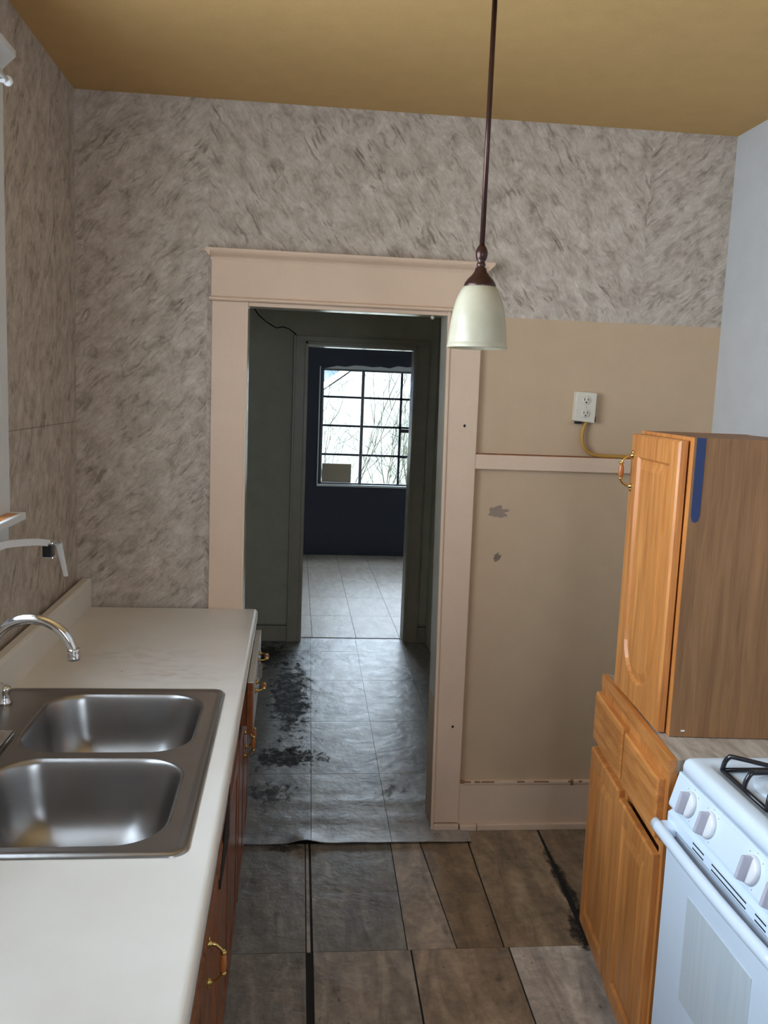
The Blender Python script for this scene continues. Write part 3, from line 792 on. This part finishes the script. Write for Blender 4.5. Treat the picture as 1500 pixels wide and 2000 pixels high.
# sink
def rrect(x0, x1, y0, y1, r, n=8):
    pts = []
    for cx, cy, a0 in ((x1 - r, y1 - r, 0), (x0 + r, y1 - r, PI / 2), (x0 + r, y0 + r, PI), (x1 - r, y0 + r, 1.5 * PI)):
        for i in range(n + 1):
            a = a0 + PI / 2 * i / n; pts.append((cx + r * math.cos(a), cy + r * math.sin(a)))
    return pts
def sink():
    o = thing('kitchen_sink', (.33, -1.385, TZ), 'double bowl stainless steel sink set into the cream worktop', 'sink')
    X0, X1, Y0, Y1 = .035, .622, -1.828, -.945
    bowls = [(.165, .575, -1.372, -.982, 'far'), (.165, .575, -1.79, -1.402, 'near')]
    b = bmesh.new()
    def ring(p, z): return [b.verts.new((x, y, z)) for x, y in p]
    def bridge(a, c):
        for i in range(len(a)):
            f = b.faces.new((a[i], a[(i + 1) % len(a)], c[(i + 1) % len(c)], c[i])); f.smooth = True
    def ins(d, r): return rrect(X0 + d, X1 - d, Y0 + d, Y1 - d, max(r - d, .008))
    R = .035
    rings = [ring(ins(0, R), TZ + .0005), ring(ins(.001, R), TZ + .003), ring(ins(.004, R), TZ + .0062), ring(ins(.009, R), TZ + .0072), ring(ins(.014, R), TZ + .0062), ring(ins(.019, R), TZ + .0036), ring(ins(.024, R), TZ + .003)]
    for a, c in zip(rings, rings[1:]): bridge(a, c)
    edges = []
    def le(r): return [b.edges.get((r[i], r[(i + 1) % len(r)])) or b.edges.new((r[i], r[(i + 1) % len(r)])) for i in range(len(r))]
    edges += le(rings[-1]); tops = []
    for (x0, x1, y0, y1, _) in bowls:
        tr = ring(rrect(x0, x1, y0, y1, .1), TZ + .003); tops.append(tr); edges += le(tr)
    bmesh.ops.triangle_fill(b, edges=edges, use_beauty=True)
    bb = B(); bb._merge(b, 0)
    bb.obj('rim', M['steel'], o)
    for (x0, x1, y0, y1, _) in bowls:
        b = bmesh.new(); prev = None
        prof = [(0, .003), (.003, .0022), (.007, -.002), (.010, -.010), (.014, -.03), (.022, -.075), (.030, -.11), (.042, -.137), (.060, -.157), (.085, -.168), (.12, -.173), (.15, -.175)]
        for d, z in prof:
            rc = max(.1 - d * .3, .03)
            rg = ring(rrect(x0 + d, x1 - d, y0 + d, y1 - d, rc), TZ + z)
            if prev: bridge(prev, rg)
            prev = rg
        b.faces.new(prev)
        bb = B(); bb._merge(b, 0, None, True); bw = bb.obj('bowl', M['steel'], o)
        md = bw.modifiers.new('sub', 'SUBSURF'); md.levels = 1; md.render_levels = 2
        bb = B(); cx, cy = (x0 + x1) / 2, (y0 + y1) / 2
        bb.lathe([(.045, TZ - .1735), (.045, TZ - .172), (.040, TZ - .1715), (.034, TZ - .176), (.02, TZ - .177)], (cx, cy, 0), n=24)
        bb.obj('drain', M['chrome'], bw)
sink()

# tap
o = thing('kitchen_tap', (.10, -1.385, TZ), 'chrome gooseneck tap arching over the steel sink', 'tap')
b = B(); b.box(.095, .158, -1.50, -1.27, TZ + .003, TZ + .016, 0, .006, 3); b.lathe([(.024, 0), (.022, .02), (.016, .035), (.014, .05)], (.136, -1.385, TZ + .015), n=20)
b.obj('base', M['chrome'], o)
b = B()
ga = [(.144, -1.385, TZ + .03), (.144, -1.385, TZ + .12), (.144, -1.385, TZ + .2)]
cx, cz, R = .232, 1.126, .088
for i in range(1, 16):
    a = PI - (PI - .10) * i / 15
    ga.append((cx + R * math.cos(a), -1.385, cz + R * math.sin(a)))
ga.append((.3205, -1.385, 1.126))
b.tube(smooth(ga, 3), .0112, 16); b.obj('spout', M['chrome'], o)
b = B(); b.lathe([(.0115, .0), (.0138, .001), (.0142, .006), (.0125, .010), (.0135, .013), (.014, .022), (.0128, .026), (.004, .0262)][::-1], (.3207, -1.385, 1.149), (.04, 0, -1), 20); b.obj('aerator', M['chrome'], o)
for yy, rot in ((-1.06, 2.2), (-1.255, 3.6)):
    b = B()
    b.lathe([(.019, 0), (.019, .006), (.015, .012), (.0135, .03), (.017, .036), (.017, .044), (.006, .05)], (.068, yy, TZ + .003), n=18)
    d = Vector((math.cos(rot), math.sin(rot), .15)) * .045
    b.tube([Vector((.068, yy, TZ + .042)), Vector((.068, yy, TZ + .046)) + d], [.006, .0045], 10)
    b.obj('handle', M['chrome'], o)

# hinged white bracket under the window
o = thing('towel_bracket', (.02, -1.02, 1.30), 'white hinged towel bracket with a chrome joint below the window sill', 'bracket')
b = B(); b.box(.018, .03, -1.10, -.99, 1.27, 1.34, 0, .003); b.obj('back_plate', M['white_plastic'], o)
b = B()
pa = smooth([(.028, -1.05, 1.300), (.05, -1.0, 1.306), (.07, -.92, 1.298), (.088, -.83, 1.285), (.1, -.757, 1.269)], 5)
for p, q in zip(pa, pa[1:]):
    t = (q - p).normalized(); s_ = Vector((t.y, -t.x, 0)).normalized() * .006
    up = Vector((0, 0, .0095))
    b.hexa([p - s_ - up, p + s_ - up, q + s_ - up, q - s_ - up, p - s_ + up, p + s_ + up, q + s_ + up, q - s_ + up])
b.obj('arm', M['white_plastic'], o)
b = B(); b.box(.087, .115, -.772, -.742, 1.231, 1.268, 1, .003); b.box(.085, .117, -.774, -.740, 1.226, 1.232, 0, .002); b.box(.085, .117, -.774, -.740, 1.266, 1.274, 0, .002); b.tube([(.1, -.748, 1.268), (.112, -.70, 1.262)], .009, 12); b.sphere((.113, -.694, 1.263), .0085)
b.obj('joint', [M['chrome'], M['iron']], o)
b = B(); b.hexa([(.118, -.664, 1.152), (.130, -.664, 1.152), (.130, -.650, 1.150), (.118, -.650, 1.150), (.102, -.700, 1.266), (.119, -.700, 1.266), (.119, -.682, 1.266), (.102, -.682, 1.266)], 0, .003); b.obj('lever', M['white_plastic'], o)

# ------------------------------------------------------------------ kitchen window
w1 = thing('window_1', (0, (KY0 + KY1) / 2, KZ0), 'white framed kitchen window over the sink, at the left edge', 'window', kind='structure')
b = B(); b.box(0, .02, KY1, -.83, KZ0 - .012, KZ1 + .01, 0, .002); b.box(0, .02, KY0 - .125, KY0, KZ0 - .012, KZ1 + .01, 0, .002); b.obj('casing', M['white_paint'], w1)
b = B(); b.box(0, .021, KY0 - .125, -.83, KZ1 + .01, 2.535, 0, .002)
b.extrude([(0, 2.52), (.024, 2.52), (.034, 2.53), (.05, 2.545), (.055, 2.55), (.055, 2.565), (0, 2.565)], 1, KY0 - .15, -.835); b.obj('head_casing', M['white_paint'], w1)
b = B(); b.box(-.11, .062, KY0 - .15, -.828, KZ0 - .012, KZ0 + .008, 0, .004); 
b.box(-.09, .05, KY0 - .1, -.86, KZ0 + .0078, KZ0 + .0086, 1); b.obj('sill', [M['white_paint'], M['oak']], w1)
b = B(); b.box(0, .018, KY0 - .125, -.838, 1.272, KZ0 - .012, 0, .002); b.obj('apron', M['white_paint'], w1)
b = B()
for (y0, y1, z0_, z1_) in ((KY0, KY0 + .04, KZ0, KZ1), (KY1 - .04, KY1, KZ0, KZ1), (KY0 + .04, KY1 - .04, KZ0, KZ0 + .05), (KY0 + .04, KY1 - .04, KZ1 - .045, KZ1), (KY0 + .04, KY1 - .04, 1.865, 1.90)):
    b.box(-.085, -.045, y0, y1, z0_, z1_, 0, .002)
b.obj('sash', M['white_paint'], w1)
b = B(); b.box(-.067, -.063, KY0 + .04, KY1 - .04, KZ0 + .05, KZ1 - .045); b.obj('pane', M['glass'], w1)
# rod holder on the head of the window
o = thing('curtain_rod', (.02, -.9, 2.46), 'thin white curtain rod with a round finial by the top left window corner', 'curtain rod')
b = B(); b.tube([(.062, -.93, 2.463), (.062, KY0 - .1, 2.463)], .006, 10); b.obj('rod', M['white_plastic'], o)
b = B(); b.sphere((.062, -.925, 2.463), .0125); b.obj('finial', M['white_plastic'], o)
b = B(); b.box(.0205, .024, -.965, -.945, 2.405, 2.49, 0, .001); b.box(.022, .066, -.96, -.95, 2.45, 2.457, 0, .001); b.obj('bracket', M['white_plastic'], o)

# ------------------------------------------------------------------ right side: base cabinet with upper cabinet standing on it
A = Vector((1.762, -.765, 0)); Bn = Vector((1.700, -1.408, 0))      # far and near ends of the face
du = (Bn - A).normalized(); dn = Vector((du.y, -du.x, 0))           # outward normal
if dn.x > 0: dn = -dn
LEN = (Bn - A).length
RM = lambda s, z, n=0: basis(A + du * s + dn * n + Vector((0, 0, z)), du, dn, (0, 0, 1))
o = thing('base_cabinet', (2.03, -1.09, 0), 'honey oak base cabinet with two drawers and two doors beside the stove', 'cabinet')
inn = -dn
c_fb = A + inn * .60; c_nb = Vector((Bn.x + .60, -1.408, 0))
b = B()
P4 = [A - dn * .02, Bn - dn * .02, c_nb, c_fb]
P4[1].y = -1.408
b.hexa([(p.x, p.y, .0) for p in P4] + [(p.x, p.y, .862) for p in P4]); b.obj('carcass', M['veneer'], o)
b = B(); f = lambda s0, s1, z0, z1: b.box(s0, s1, -.02, 0, z0, z1, 0, .001, M4=RM(0, 0))
f(0, .03, .07, .862); f(LEN - .03, LEN, .07, .862); f(LEN / 2 - .018, LEN / 2 + .018, .07, .862)
for s0, s1 in ((.03, LEN / 2 - .018), (LEN / 2 + .018, LEN - .03)):
    for z0, z1 in ((.835, .862), (.66, .69), (.07, .10)): f(s0, s1, z0, z1)
b.obj('face_frame', M['oak'], o)
hw = LEN / 2
b = B(); door_bm(b, hw - .020, .150, .02, RM(.008, .692, .0005), raised=False); b.obj('drawer', M['oak_h'], o)
b = B(); door_bm(b, hw - .030, .150, .02, RM(hw + .008, .687, .0005), raised=False); b.obj('drawer', M['oak_h'], o)
b = B(); door_bm(b, hw - .012, .585, .02, RM(.004, .078, .0005), frame=.05); b.obj('door', M['oak'], o)
b = B(); door_bm(b, hw - .018, .575, .02, RM(hw + .002, .072, .0005), frame=.05); b.obj('door', M['oak'], o)
# laminate top, flush with the face behind an oak edge strip
A2 = A + dn * .002; B2 = Bn + dn * .002
b = B(); Pt = [A2, B2 + Vector((0, 0, 0)), c_nb, c_fb]
ez = lambda p, z: (p.x, p.y, z)
Pin = [A - dn * .016, Bn - dn * .016, c_nb, c_fb]; Pin[1].y = -1.408
o2 = thing('worktop', (2.03, -1.09, .862), 'short mottled grey worktop between the oak cabinet and the stove', 'worktop')
b.hexa([ez(p, .862) for p in Pin] + [ez(p, .895) for p in Pin]); b.obj('top_slab', M['laminate_mottled'], o2)
b = B(); b.box(0, LEN, -.016, .002, .862, .897, 0, .001, M4=RM(0, 0)); b.obj('edge_strip', M['oak_h'], o2)

# upper cabinet, upside down on the worktop
UA = Vector((1.757, -.868, .897)); UB = Vector((1.731, -1.243, .897))
uu = (UB - UA).normalized(); un = Vector((uu.y, -uu.x, 0)); un = -un if un.x > 0 else un
UL = (UB - UA).length
o = thing('wall_cabinet', (1.9, -1.06, .897), 'honey oak wall cabinet standing upside down on the base cabinet', 'cabinet')
UM = lambda s, z, n=0: basis(UA + uu * s + un * n + Vector((0, 0, z)), uu, un, (0, 0, 1))
HU = .757
b = B()
b.box(-.002, .016, -.33, -.044, 0, HU, 0, M4=UM(0, 0)); b.box(UL + .004, UL + .022, -.33, -.028, 0, HU, 0, M4=UM(0, 0))
b.box(.016, UL + .004, -.33, -.044, 0, .016, 0, M4=UM(0, 0)); b.box(.016, UL + .004, -.324, -.044, HU - .017, HU - .001, 0, M4=UM(0, 0)); b.box(.016, UL + .004, -.332, -.324, .016, HU - .001, 0, M4=UM(0, 0))
b.box(UL + .0215, UL + .0223, -.066, -.056, .014, .018, 1, M4=UM(0, 0))
b.obj('carcass', [M['veneer'], M['white_plastic']], o)
b = B()
for s0, s1, z0_, z1_ in ((-.002, .03, 0, HU), (UL - .02, UL + .021, 0, HU), (.03, UL - .02, HU - .035, HU), (.03, UL - .02, 0, .035)):
    b.box(s0, s1, -.044, -.027, z0_, z1_, 0, .001, M4=UM(0, 0))
b.obj('face_frame', M['oak'], o)
b = B(); door_bm(b, UL, HU - .012, .022, UM(0, .003, -.022), frame=.062, arch=.12)
d = b.obj('door', M['oak'], o)
b = B(); pull_bm(b, UM(.022, HU - .115, 0), L=.088, out=.032); b.obj('handle', PM, d)
b = B(); k0, k1 = UL + .0222, UL + .0232
pr = []
bx = [(-.056, HU), (-.034, HU), (-.034, HU - .19), (-.038, HU - .205), (-.045, HU - .208), (-.052, HU - .204), (-.056, HU - .19)]
bm_ = B(); bm_.extrude([(n, z) for n, z in bx], 0, k0, k1, 0, M4=UM(0, 0)); bm_.obj('paint_mark', M['blue'], o)

# ------------------------------------------------------------------ stove
SY0, SY1 = -1.965, -1.422
o = thing('gas_stove', (2.03, -1.69, 0), 'white freestanding gas stove with oven door at the right edge', 'stove')
XF = 1.712
b = B(); b.box(XF + .004, 2.36, SY0 + .003, SY1 - .003, .03, .872, 0, .004)
b.box(XF + .03, 2.34, SY0 + .02, SY1 - .02, 0, .03, 1); b.obj('body', [M['enamel'], M['black']], o)
# cooktop tray: lip all round, recessed well
def cooktop():
    b = bmesh.new(); z = .913
    def ring(d, zz, r, x0=XF + .008): 
        return [b.verts.new((x, y, zz)) for x, y in rrect(x0 + d, 2.36 - d, SY0 + d, SY1 - d, r, 6)]
    rs = [ring(0, .876, .014), ring(0, .893, .014), ring(.003, .905, .014), ring(.009, .911, .013), ring(.017, z, .012), ring(.038, z, .03), ring(.046, z - .003, .03), ring(.056, z - .014, .03), ring(.066, z - .019, .028)]
    for a, c in zip(rs, rs[1:]):
        for i in range(len(a)): b.faces.new((a[i], a[(i + 1) % len(a)], c[(i + 1) % len(c)], c[i]))
    b.faces.new(rs[-1]); b.faces.new(list(reversed(rs[0])))
    bb = B(); bb._merge(b, 0, None, True); return bb.obj('cooktop', M['enamel'], o)
ct = cooktop()
# control panel leaning outwards to its lower edge
b = B()
pan = [(XF + .006, .874), (XF + .03, .874), (XF + .03, .792), (XF - .014, .792), (XF - .0145, .798)]
b.extrude(pan, 1, SY0 + .001, SY1 - .001); cp_ = b.obj('control_panel', M['enamel'], o)
pt0, pt1 = Vector((XF + .006, 0, .874)), Vector((XF - .0145, 0, .798))
pv = (pt0 - pt1).normalized(); pn = Vector((-pv.z, 0, pv.x))
def PMt(y, s): return basis(pt1 + pv * s + Vector((0, y, 0)), (0, -1, 0), pn, pv)
for yy in (-1.508, -1.603, -1.785, -1.880):
    b = B(); m = PMt(yy, .036)
    b.lathe([(.0295, 0), (.0295, .005), (.0280, .009), (.024, .011)], (0, 0, 0), (0, 1, 0), 28, 0, M4=m)
    b.hexa([(-.0065, .008, -.027), (.0065, .008, -.027), (.0048, .030, -.024), (-.0048, .030, -.024), (-.0065, .008, .027), (.0065, .008, .027), (.0048, .030, .024), (-.0048, .030, .024)], 1, .003, 2, M4=m)
    b.obj('knob', [M['enamel_knob'], M['knob_shade']], o)
# small printed mark and dial dots on the panel
b = B(); m = PMt(-1.462, .040)
b.box(-.006, .006, 0, .0006, -.010, .010, 0, M4=m); b.box(-.004, .002, .0006, .0009, .003, .005, 1, M4=m); b.box(-.001, .002, .0006, .0009, -.003, .005, 1, M4=m); b.box(-.004, .004, .0006, .0009, -.007, -.005, 1, M4=m)
b.obj('printed_mark', [M['white_plastic'], M['black']], o)
b = B()
for yy in (-1.508, -1.603, -1.785, -1.880):
    for aa in (-40, 0, 40, 150):
        u, v = math.sin(math.radians(aa)) * .038, math.cos(math.radians(aa)) * .036
        b.box(u - .0009, u + .0009, 0, .0004, v - .0009, v + .0009, 0, M4=PMt(yy, .036))
b.obj('dial_dots', M['black'], o, 'stuff')
# oven door with slotted top, handle and frosted window
dx = 1.700
b = B()
b.extrude([(dx, .15), (dx, .745), (dx - .004, .752), (dx - .004, .776), (dx + .004, .782), (dx + .012, .785), (XF + .004, .785), (XF + .004, .15)], 1, SY0 + .004, SY1 - .004)
for y0_, y1_ in ((-1.613, -1.56), (-1.795, -1.65), (-1.87, -1.83)):
    for z_ in (.757, .769): b.box(dx - .0046, dx - .002, y0_, y1_, z_ - .0016, z_ + .0016, 1)
od = b.obj('oven_door', [M['enamel'], M['black']], o)
b = B()
hp = []
for i in range(25):
    t = i / 24; yy = SY1 - .006 - t * (SY1 - SY0 - .012)
    hp.append((dx - .034 - .006 * math.sin(PI * t), yy, .748))
q = bmesh.new(); rings = []
sec = [(0.012 * math.cos(2 * PI * i / 14), .015 * math.sin(2 * PI * i / 14)) for i in range(14)]
for x, yy, z_ in hp: rings.append([q.verts.new((x + s0, yy, z_ + s1)) for s0, s1 in sec])
for a_, c_ in zip(rings, rings[1:]):
    for i in range(14): q.faces.new((a_[i], a_[(i + 1) % 14], c_[(i + 1) % 14], c_[i]))
q.faces.new(rings[0]); q.faces.new(list(reversed(rings[-1])))
b._merge(q, 0, None, True)
for yy in (SY1 - .028, SY0 + .028): b.box(dx - .036, dx + .002, yy - .022, yy + .022, .733, .757, 0, .006, 3)
b.obj('handle', M['enamel'], od)
b = B(); b.box(dx - .002, dx + .001, -1.835, -1.553, .385, .637, 0, .001); b.obj('oven_window', M['oven_glass'], od)
b = B(); b.box(dx + .002, XF + .004, SY0 + .004, SY1 - .004, .035, .142, 0, .003); b.obj('broiler_drawer', M['enamel'], o)
# burners and grates
gx = [(1.785, 2.035), (2.06, 2.31)]; gy = [(-1.683, -1.475), (-1.915, -1.705)]
for (x0, x1) in gx:
    for (y0, y1) in gy:
        cxx, cyy = (x0 + x1) / 2, (y0 + y1) / 2
        b = B(); b.lathe([(.085, .895), (.085, .8965), (.06, .8955), (.055, .896), (.04, .902), (.04, .912), (.030, .916), (.004, .917)], (cxx, cyy, 0), n=28)
        b.obj('burner', [M['enamel']], o)
        b = B(); zt = .940; r = .0055
        xa, xb, ya, yb = x0 + .006, x1 - .006, y0 + .006, y1 - .006
        zl = .903
        base_ = [(xa, ya, zl), (xb, ya, zl), (xb, yb, zl), (xa, yb, zl), (xa, ya, zl)]
        for p, q_ in zip(base_, base_[1:]): b.tube([p, q_], r, 8)
        # fingers rising from the frame and running to the middle
        for (sx, sy) in ((xa, ya), (xb, ya), (xb, yb), (xa, yb)):
            v = Vector((cxx - sx, cyy - sy, 0)); L = v.length; v.normalize(); p0 = Vector((sx, sy, zl))
            b.tube(smooth([p0, p0 + v * .004 + Vector((0, 0, .02)), p0 + v * .012 + Vector((0, 0, zt - zl - .004)), p0 + v * .025 + Vector((0, 0, zt - zl)), p0 + v * (L - .035) + Vector((0, 0, zt - zl))], 4), r, 8)
        for (sx, sy) in ((cxx, ya), (xb, cyy), (cxx, yb), (xa, cyy)):
            v = Vector((cxx - sx, cyy - sy, 0)); L = v.length; v.normalize(); p0 = Vector((sx, sy, zl))
            b.tube(smooth([p0, p0 + v * .004 + Vector((0, 0, .018)), p0 + v * .014 + Vector((0, 0, zt - zl - .002)), p0 + v * .03 + Vector((0, 0, zt - zl)), p0 + v * (L - .03) + Vector((0, 0, zt - zl))], 4), r, 8)
        b.obj('grate', M['iron'], o)

# ------------------------------------------------------------------ far-room window and the world outside
w2 = thing('window_2', (1.9, Y3, FZ0), 'bright steel casement window in the dark far wall', 'window', kind='structure')
yf0, yf1 = Y3 + .02, Y3 + .05
b = B()
b.box(FW0, FW0 + .018, yf0, yf1, FZ0, FZ1); b.box(FW1 - .018, FW1, yf0, yf1, FZ0, FZ1); b.box(FW0, FW1, yf0, yf1, FZ0, FZ0 + .016); b.box(FW0, FW1, yf0, yf1, FZ1 - .02, FZ1)
for x in (1.484, 2.31): b.box(x - .016, x + .016, yf0 - .006, yf1, FZ0, FZ1, 0, .003)
b.obj('frame', M['steel_frame'], w2)
b = B()
for z in (1.072, 1.372, 1.668): b.box(FW0, FW1, yf0 + .008, yf1 - .008, z - .011, z + .011)
b.box(1.876, 1.900, yf0 + .008, yf1 - .008, FZ0, FZ1)
b.box(1.885, 1.985, yf0 - .004, yf0 + .004, 1.322, 1.358); b.box(1.885, 1.97, yf0 - .004, yf0 + .004, 1.055, 1.082)
b.obj('glazing_bars', M['bar_dark'], w2)
b = B(); b.box(FW0 + .01, FW1 - .01, yf0 + .013, yf0 + .016, FZ0 + .01, FZ1 - .01); b.obj('pane', M['glass'], w2)
b = B(); b.box(FW0 - .03, FW1 + .03, Y3 - .03, Y3 + .02, FZ0 - .022, FZ0, 0, .004); b.obj('sill', M['white_paint'], w2)
b = B()
random.seed(5)
# broken pale plaster above the frame
pts = [(FW0 + .02, FZ1), (FW1, FZ1)] + [(FW1 - i * .09, FZ1 + .035 + random.uniform(-.012, .02)) for i in range(18)]
b.extrude(pts, 1, Y3 - .004, Y3 + .03)
b.box(FW0 - .03, FW0 - .018, Y3 - .012, Y3, FZ0 - .02, FZ1 + .02)
b.obj('plaster_edge', M['white_paint'], w2)
b = B(); b.box(1.085, 1.388, yf0 - .012, yf0 - .008, FZ0 + .018, .977)
solo(b, 'cardboard_sheet', M['sheet'], (1.236, yf0 - .01, FZ0 + .018), 'grey card sheet covering the lower left window pane', 'card')

b = B(); b.box(-14, 20, Y3 + .14, 40, -.5, -.3)
struct(b, 'ground', M['ground'], 'pale dry ground outside the far window', 'ground')
# pale stucco shed with a sloping roof line, made-up ridge behind for the blue sky tone
o = thing('garden_shed', (4.5, 16, -.3), 'pale stucco building with a sloping roof outside the far window', 'building')
b = B(); b.extrude([(.6, -.3), (9, -.3), (9, 4.2), (4.4, 4.2), (1.9, 2.10), (.6, 1.15)], 1, 16, 18); b.obj('wall', M['shed'], o)
b = B(); b.extrude([(.4, 1.05), (1.9, 2.14), (4.4, 4.25), (9.1, 4.25), (9.1, 4.33), (4.38, 4.33), (1.88, 2.24), (.4, 1.16)], 1, 15.8, 18.2); b.obj('roof', M['white_paint'], o)
b = bmesh.new()
bb = B(); bm = bmesh.new(); n = 40
vs = [bm.verts.new((-6 + i * 2, 60, 8 + 5 * noise.noise((i * .13, 2, 0)))) for i in range(n)]
lo_ = [bm.verts.new((-6 + i * 2, 50, -.5)) for i in range(n)]; bk = [bm.verts.new((-6 + i * 2, 75, -.5)) for i in range(n)]
for i in range(n - 1):
    bm.faces.new((lo_[i], lo_[i + 1], vs[i + 1], vs[i])); bm.faces.new((vs[i], vs[i + 1], bk[i + 1], bk[i])); bm.faces.new((lo_[i + 1], lo_[i], bk[i], bk[i + 1]))
bm.faces.new((lo_[0], vs[0], bk[0])); bm.faces.new((bk[-1], vs[-1], lo_[-1]))
bb._merge(bm, 0)
struct(bb, 'sky_backdrop', M['sky_backdrop'], 'added bluish ridge standing in for blue sky above the white roof', 'sky_backdrop')

def shrub(x, y, h, seed, label):
    random.seed(seed); o = thing('bare_shrub', (x, y, -.3), label, 'shrub', 'bare shrubs outside the far window')
    b = B()
    def grow(p, d, L, r, lev):
        pts = [p]; q = p.copy(); dd = d.copy()
        for i in range(4):
            dd = (dd + Vector((random.gauss(0, .16), random.gauss(0, .16), random.gauss(.03, .1)))).normalized()
            q = q + dd * L / 4; pts.append(q.copy())
        b.tube(pts, [r * (1 - .17 * i) for i in range(5)], 4 if lev else 6, caps=False)
        if lev < 3:
            for k in range(4 if lev < 2 else 3):
                i = random.randint(1, 4)
                nd = (dd + Vector((random.gauss(0, .5), random.gauss(0, .5), random.gauss(.1, .35)))).normalized()
                grow(pts[i], nd, L * random.uniform(.5, .75), r * .55, lev + 1)
    for k in range(10):
        a = random.uniform(0, 2 * PI)
        grow(Vector((x, y, -.32)), Vector((math.cos(a) * .4, math.sin(a) * .18, 1)).normalized(), h * random.uniform(.5, .7), .0095, 0)
    b.obj('branches', M['twig'], o)
shrub(1.35, 8.0, 2.9, 1, 'bare twiggy shrub outside, behind the left column of window panes')
shrub(2.2, 10.2, 2.7, 2, 'bare twiggy shrub outside, behind the middle column of window panes')
shrub(3.0, 13.2, 2.3, 3, 'bare twiggy shrub outside, behind the right column of window panes')

# behind the camera: unseen window added in the rear wall for fill light
w3 = thing('fill_window', ((RX0 + RX1) / 2, YB, RZ0), 'unseen window added in the wall behind the camera for fill light', 'window', kind='structure')
b = B()
for x0, x1, z0_, z1_ in ((RX0, RX0 + .05, RZ0, RZ1), (RX1 - .05, RX1, RZ0, RZ1), (RX0 + .05, RX1 - .05, RZ0, RZ0 + .05), (RX0 + .05, RX1 - .05, RZ1 - .05, RZ1), (1.385, 1.415, RZ0 + .05, RZ1 - .05)):
    b.box(x0, x1, YB - .08, YB - .04, z0_, z1_)
b.obj('frame', M['white_paint'], w3)
b = B(); b.box(RX0 + .05, RX1 - .05, YB - .062, YB - .058, RZ0 + .05, RZ1 - .05); b.obj('pane', M['glass'], w3)

# ------------------------------------------------------------------ daylight
wd = bpy.data.worlds.new('World'); S.world = wd; wd.use_nodes = True
nt = wd.node_tree; bg = nt.nodes['Background']
tc = nt.nodes.new('ShaderNodeTexCoord'); sp = nt.nodes.new('ShaderNodeSeparateXYZ'); rp = nt.nodes.new('ShaderNodeValToRGB')
nt.links.new(tc.outputs['Generated'], sp.inputs[0]); nt.links.new(sp.outputs[2], rp.inputs[0]); nt.links.new(rp.outputs[0], bg.inputs[0])
rp.color_ramp.elements[0].position = 0; rp.color_ramp.elements[0].color = (.82, .91, 1, 1)
rp.color_ramp.elements[1].position = .6; rp.color_ramp.elements[1].color = (.72, .85, 1, 1)
bg.inputs[1].default_value = 1.6
def portal(name, loc, rot, sx, sy):
    l = bpy.data.lights.new(name, 'AREA'); l.shape = 'RECTANGLE'; l.size = sx; l.size_y = sy; l.cycles.is_portal = True
    ob = bpy.data.objects.new(name, l); ob.location = loc; ob.rotation_euler = rot; COL.objects.link(ob)
portal('daylight_kitchen_window', (-.13, (KY0 + KY1) / 2, (KZ0 + KZ1) / 2), (0, -PI / 2, 0), KZ1 - KZ0, KY1 - KY0)
portal('daylight_far_window', ((FW0 + FW1) / 2, Y3 + .15, (FZ0 + FZ1) / 2), (-PI / 2, 0, 0), FW1 - FW0, FZ1 - FZ0)
portal('daylight_fill_window', ((RX0 + RX1) / 2, YB - .13, (RZ0 + RZ1) / 2), (PI / 2, 0, 0), RX1 - RX0, RZ1 - RZ0)

# ------------------------------------------------------------------ camera
cp = (0.7929, -3.3248, 1.7333); yaw, pitch, roll, fpx = .1039, .1346, .0394, 1723.54
fw = Vector((math.sin(yaw) * math.cos(pitch), math.cos(yaw) * math.cos(pitch), -math.sin(pitch)))
r = Vector((math.cos(yaw), -math.sin(yaw), 0)); u = r.cross(fw)
r2 = r * math.cos(roll) + u * math.sin(roll); u2 = -r * math.sin(roll) + u * math.cos(roll)
cam = bpy.data.cameras.new('camera'); co = bpy.data.objects.new('camera', cam); COL.objects.link(co)
mm = Matrix.Identity(4)
for i in range(3):
    mm[i][0] = r2[i]; mm[i][1] = u2[i]; mm[i][2] = -fw[i]; mm[i][3] = cp[i]
co.matrix_world = mm
cam.sensor_fit = 'VERTICAL'; cam.sensor_height = 24; cam.sensor_width = 18; cam.lens = fpx / 2000 * 24
cam.clip_start = .02; cam.clip_end = 200
S.camera = co

for ob in list(S.objects):
    if '_base' in ob: del ob['_base']
S.view_settings.view_transform = 'Standard'; S.view_settings.look = 'None'; S.view_settings.gamma = 1
S.view_settings.use_curve_mapping = False
S.view_settings.exposure = 3.3
S.cycles.use_denoising = True
S.cycles.use_adaptive_sampling = True; S.cycles.adaptive_threshold = .04
S.cycles.max_bounces = 8; S.cycles.diffuse_bounces = 5; S.cycles.glossy_bounces = 4
S.cycles.transparent_max_bounces = 12
S.cycles.sample_clamp_indirect = 6
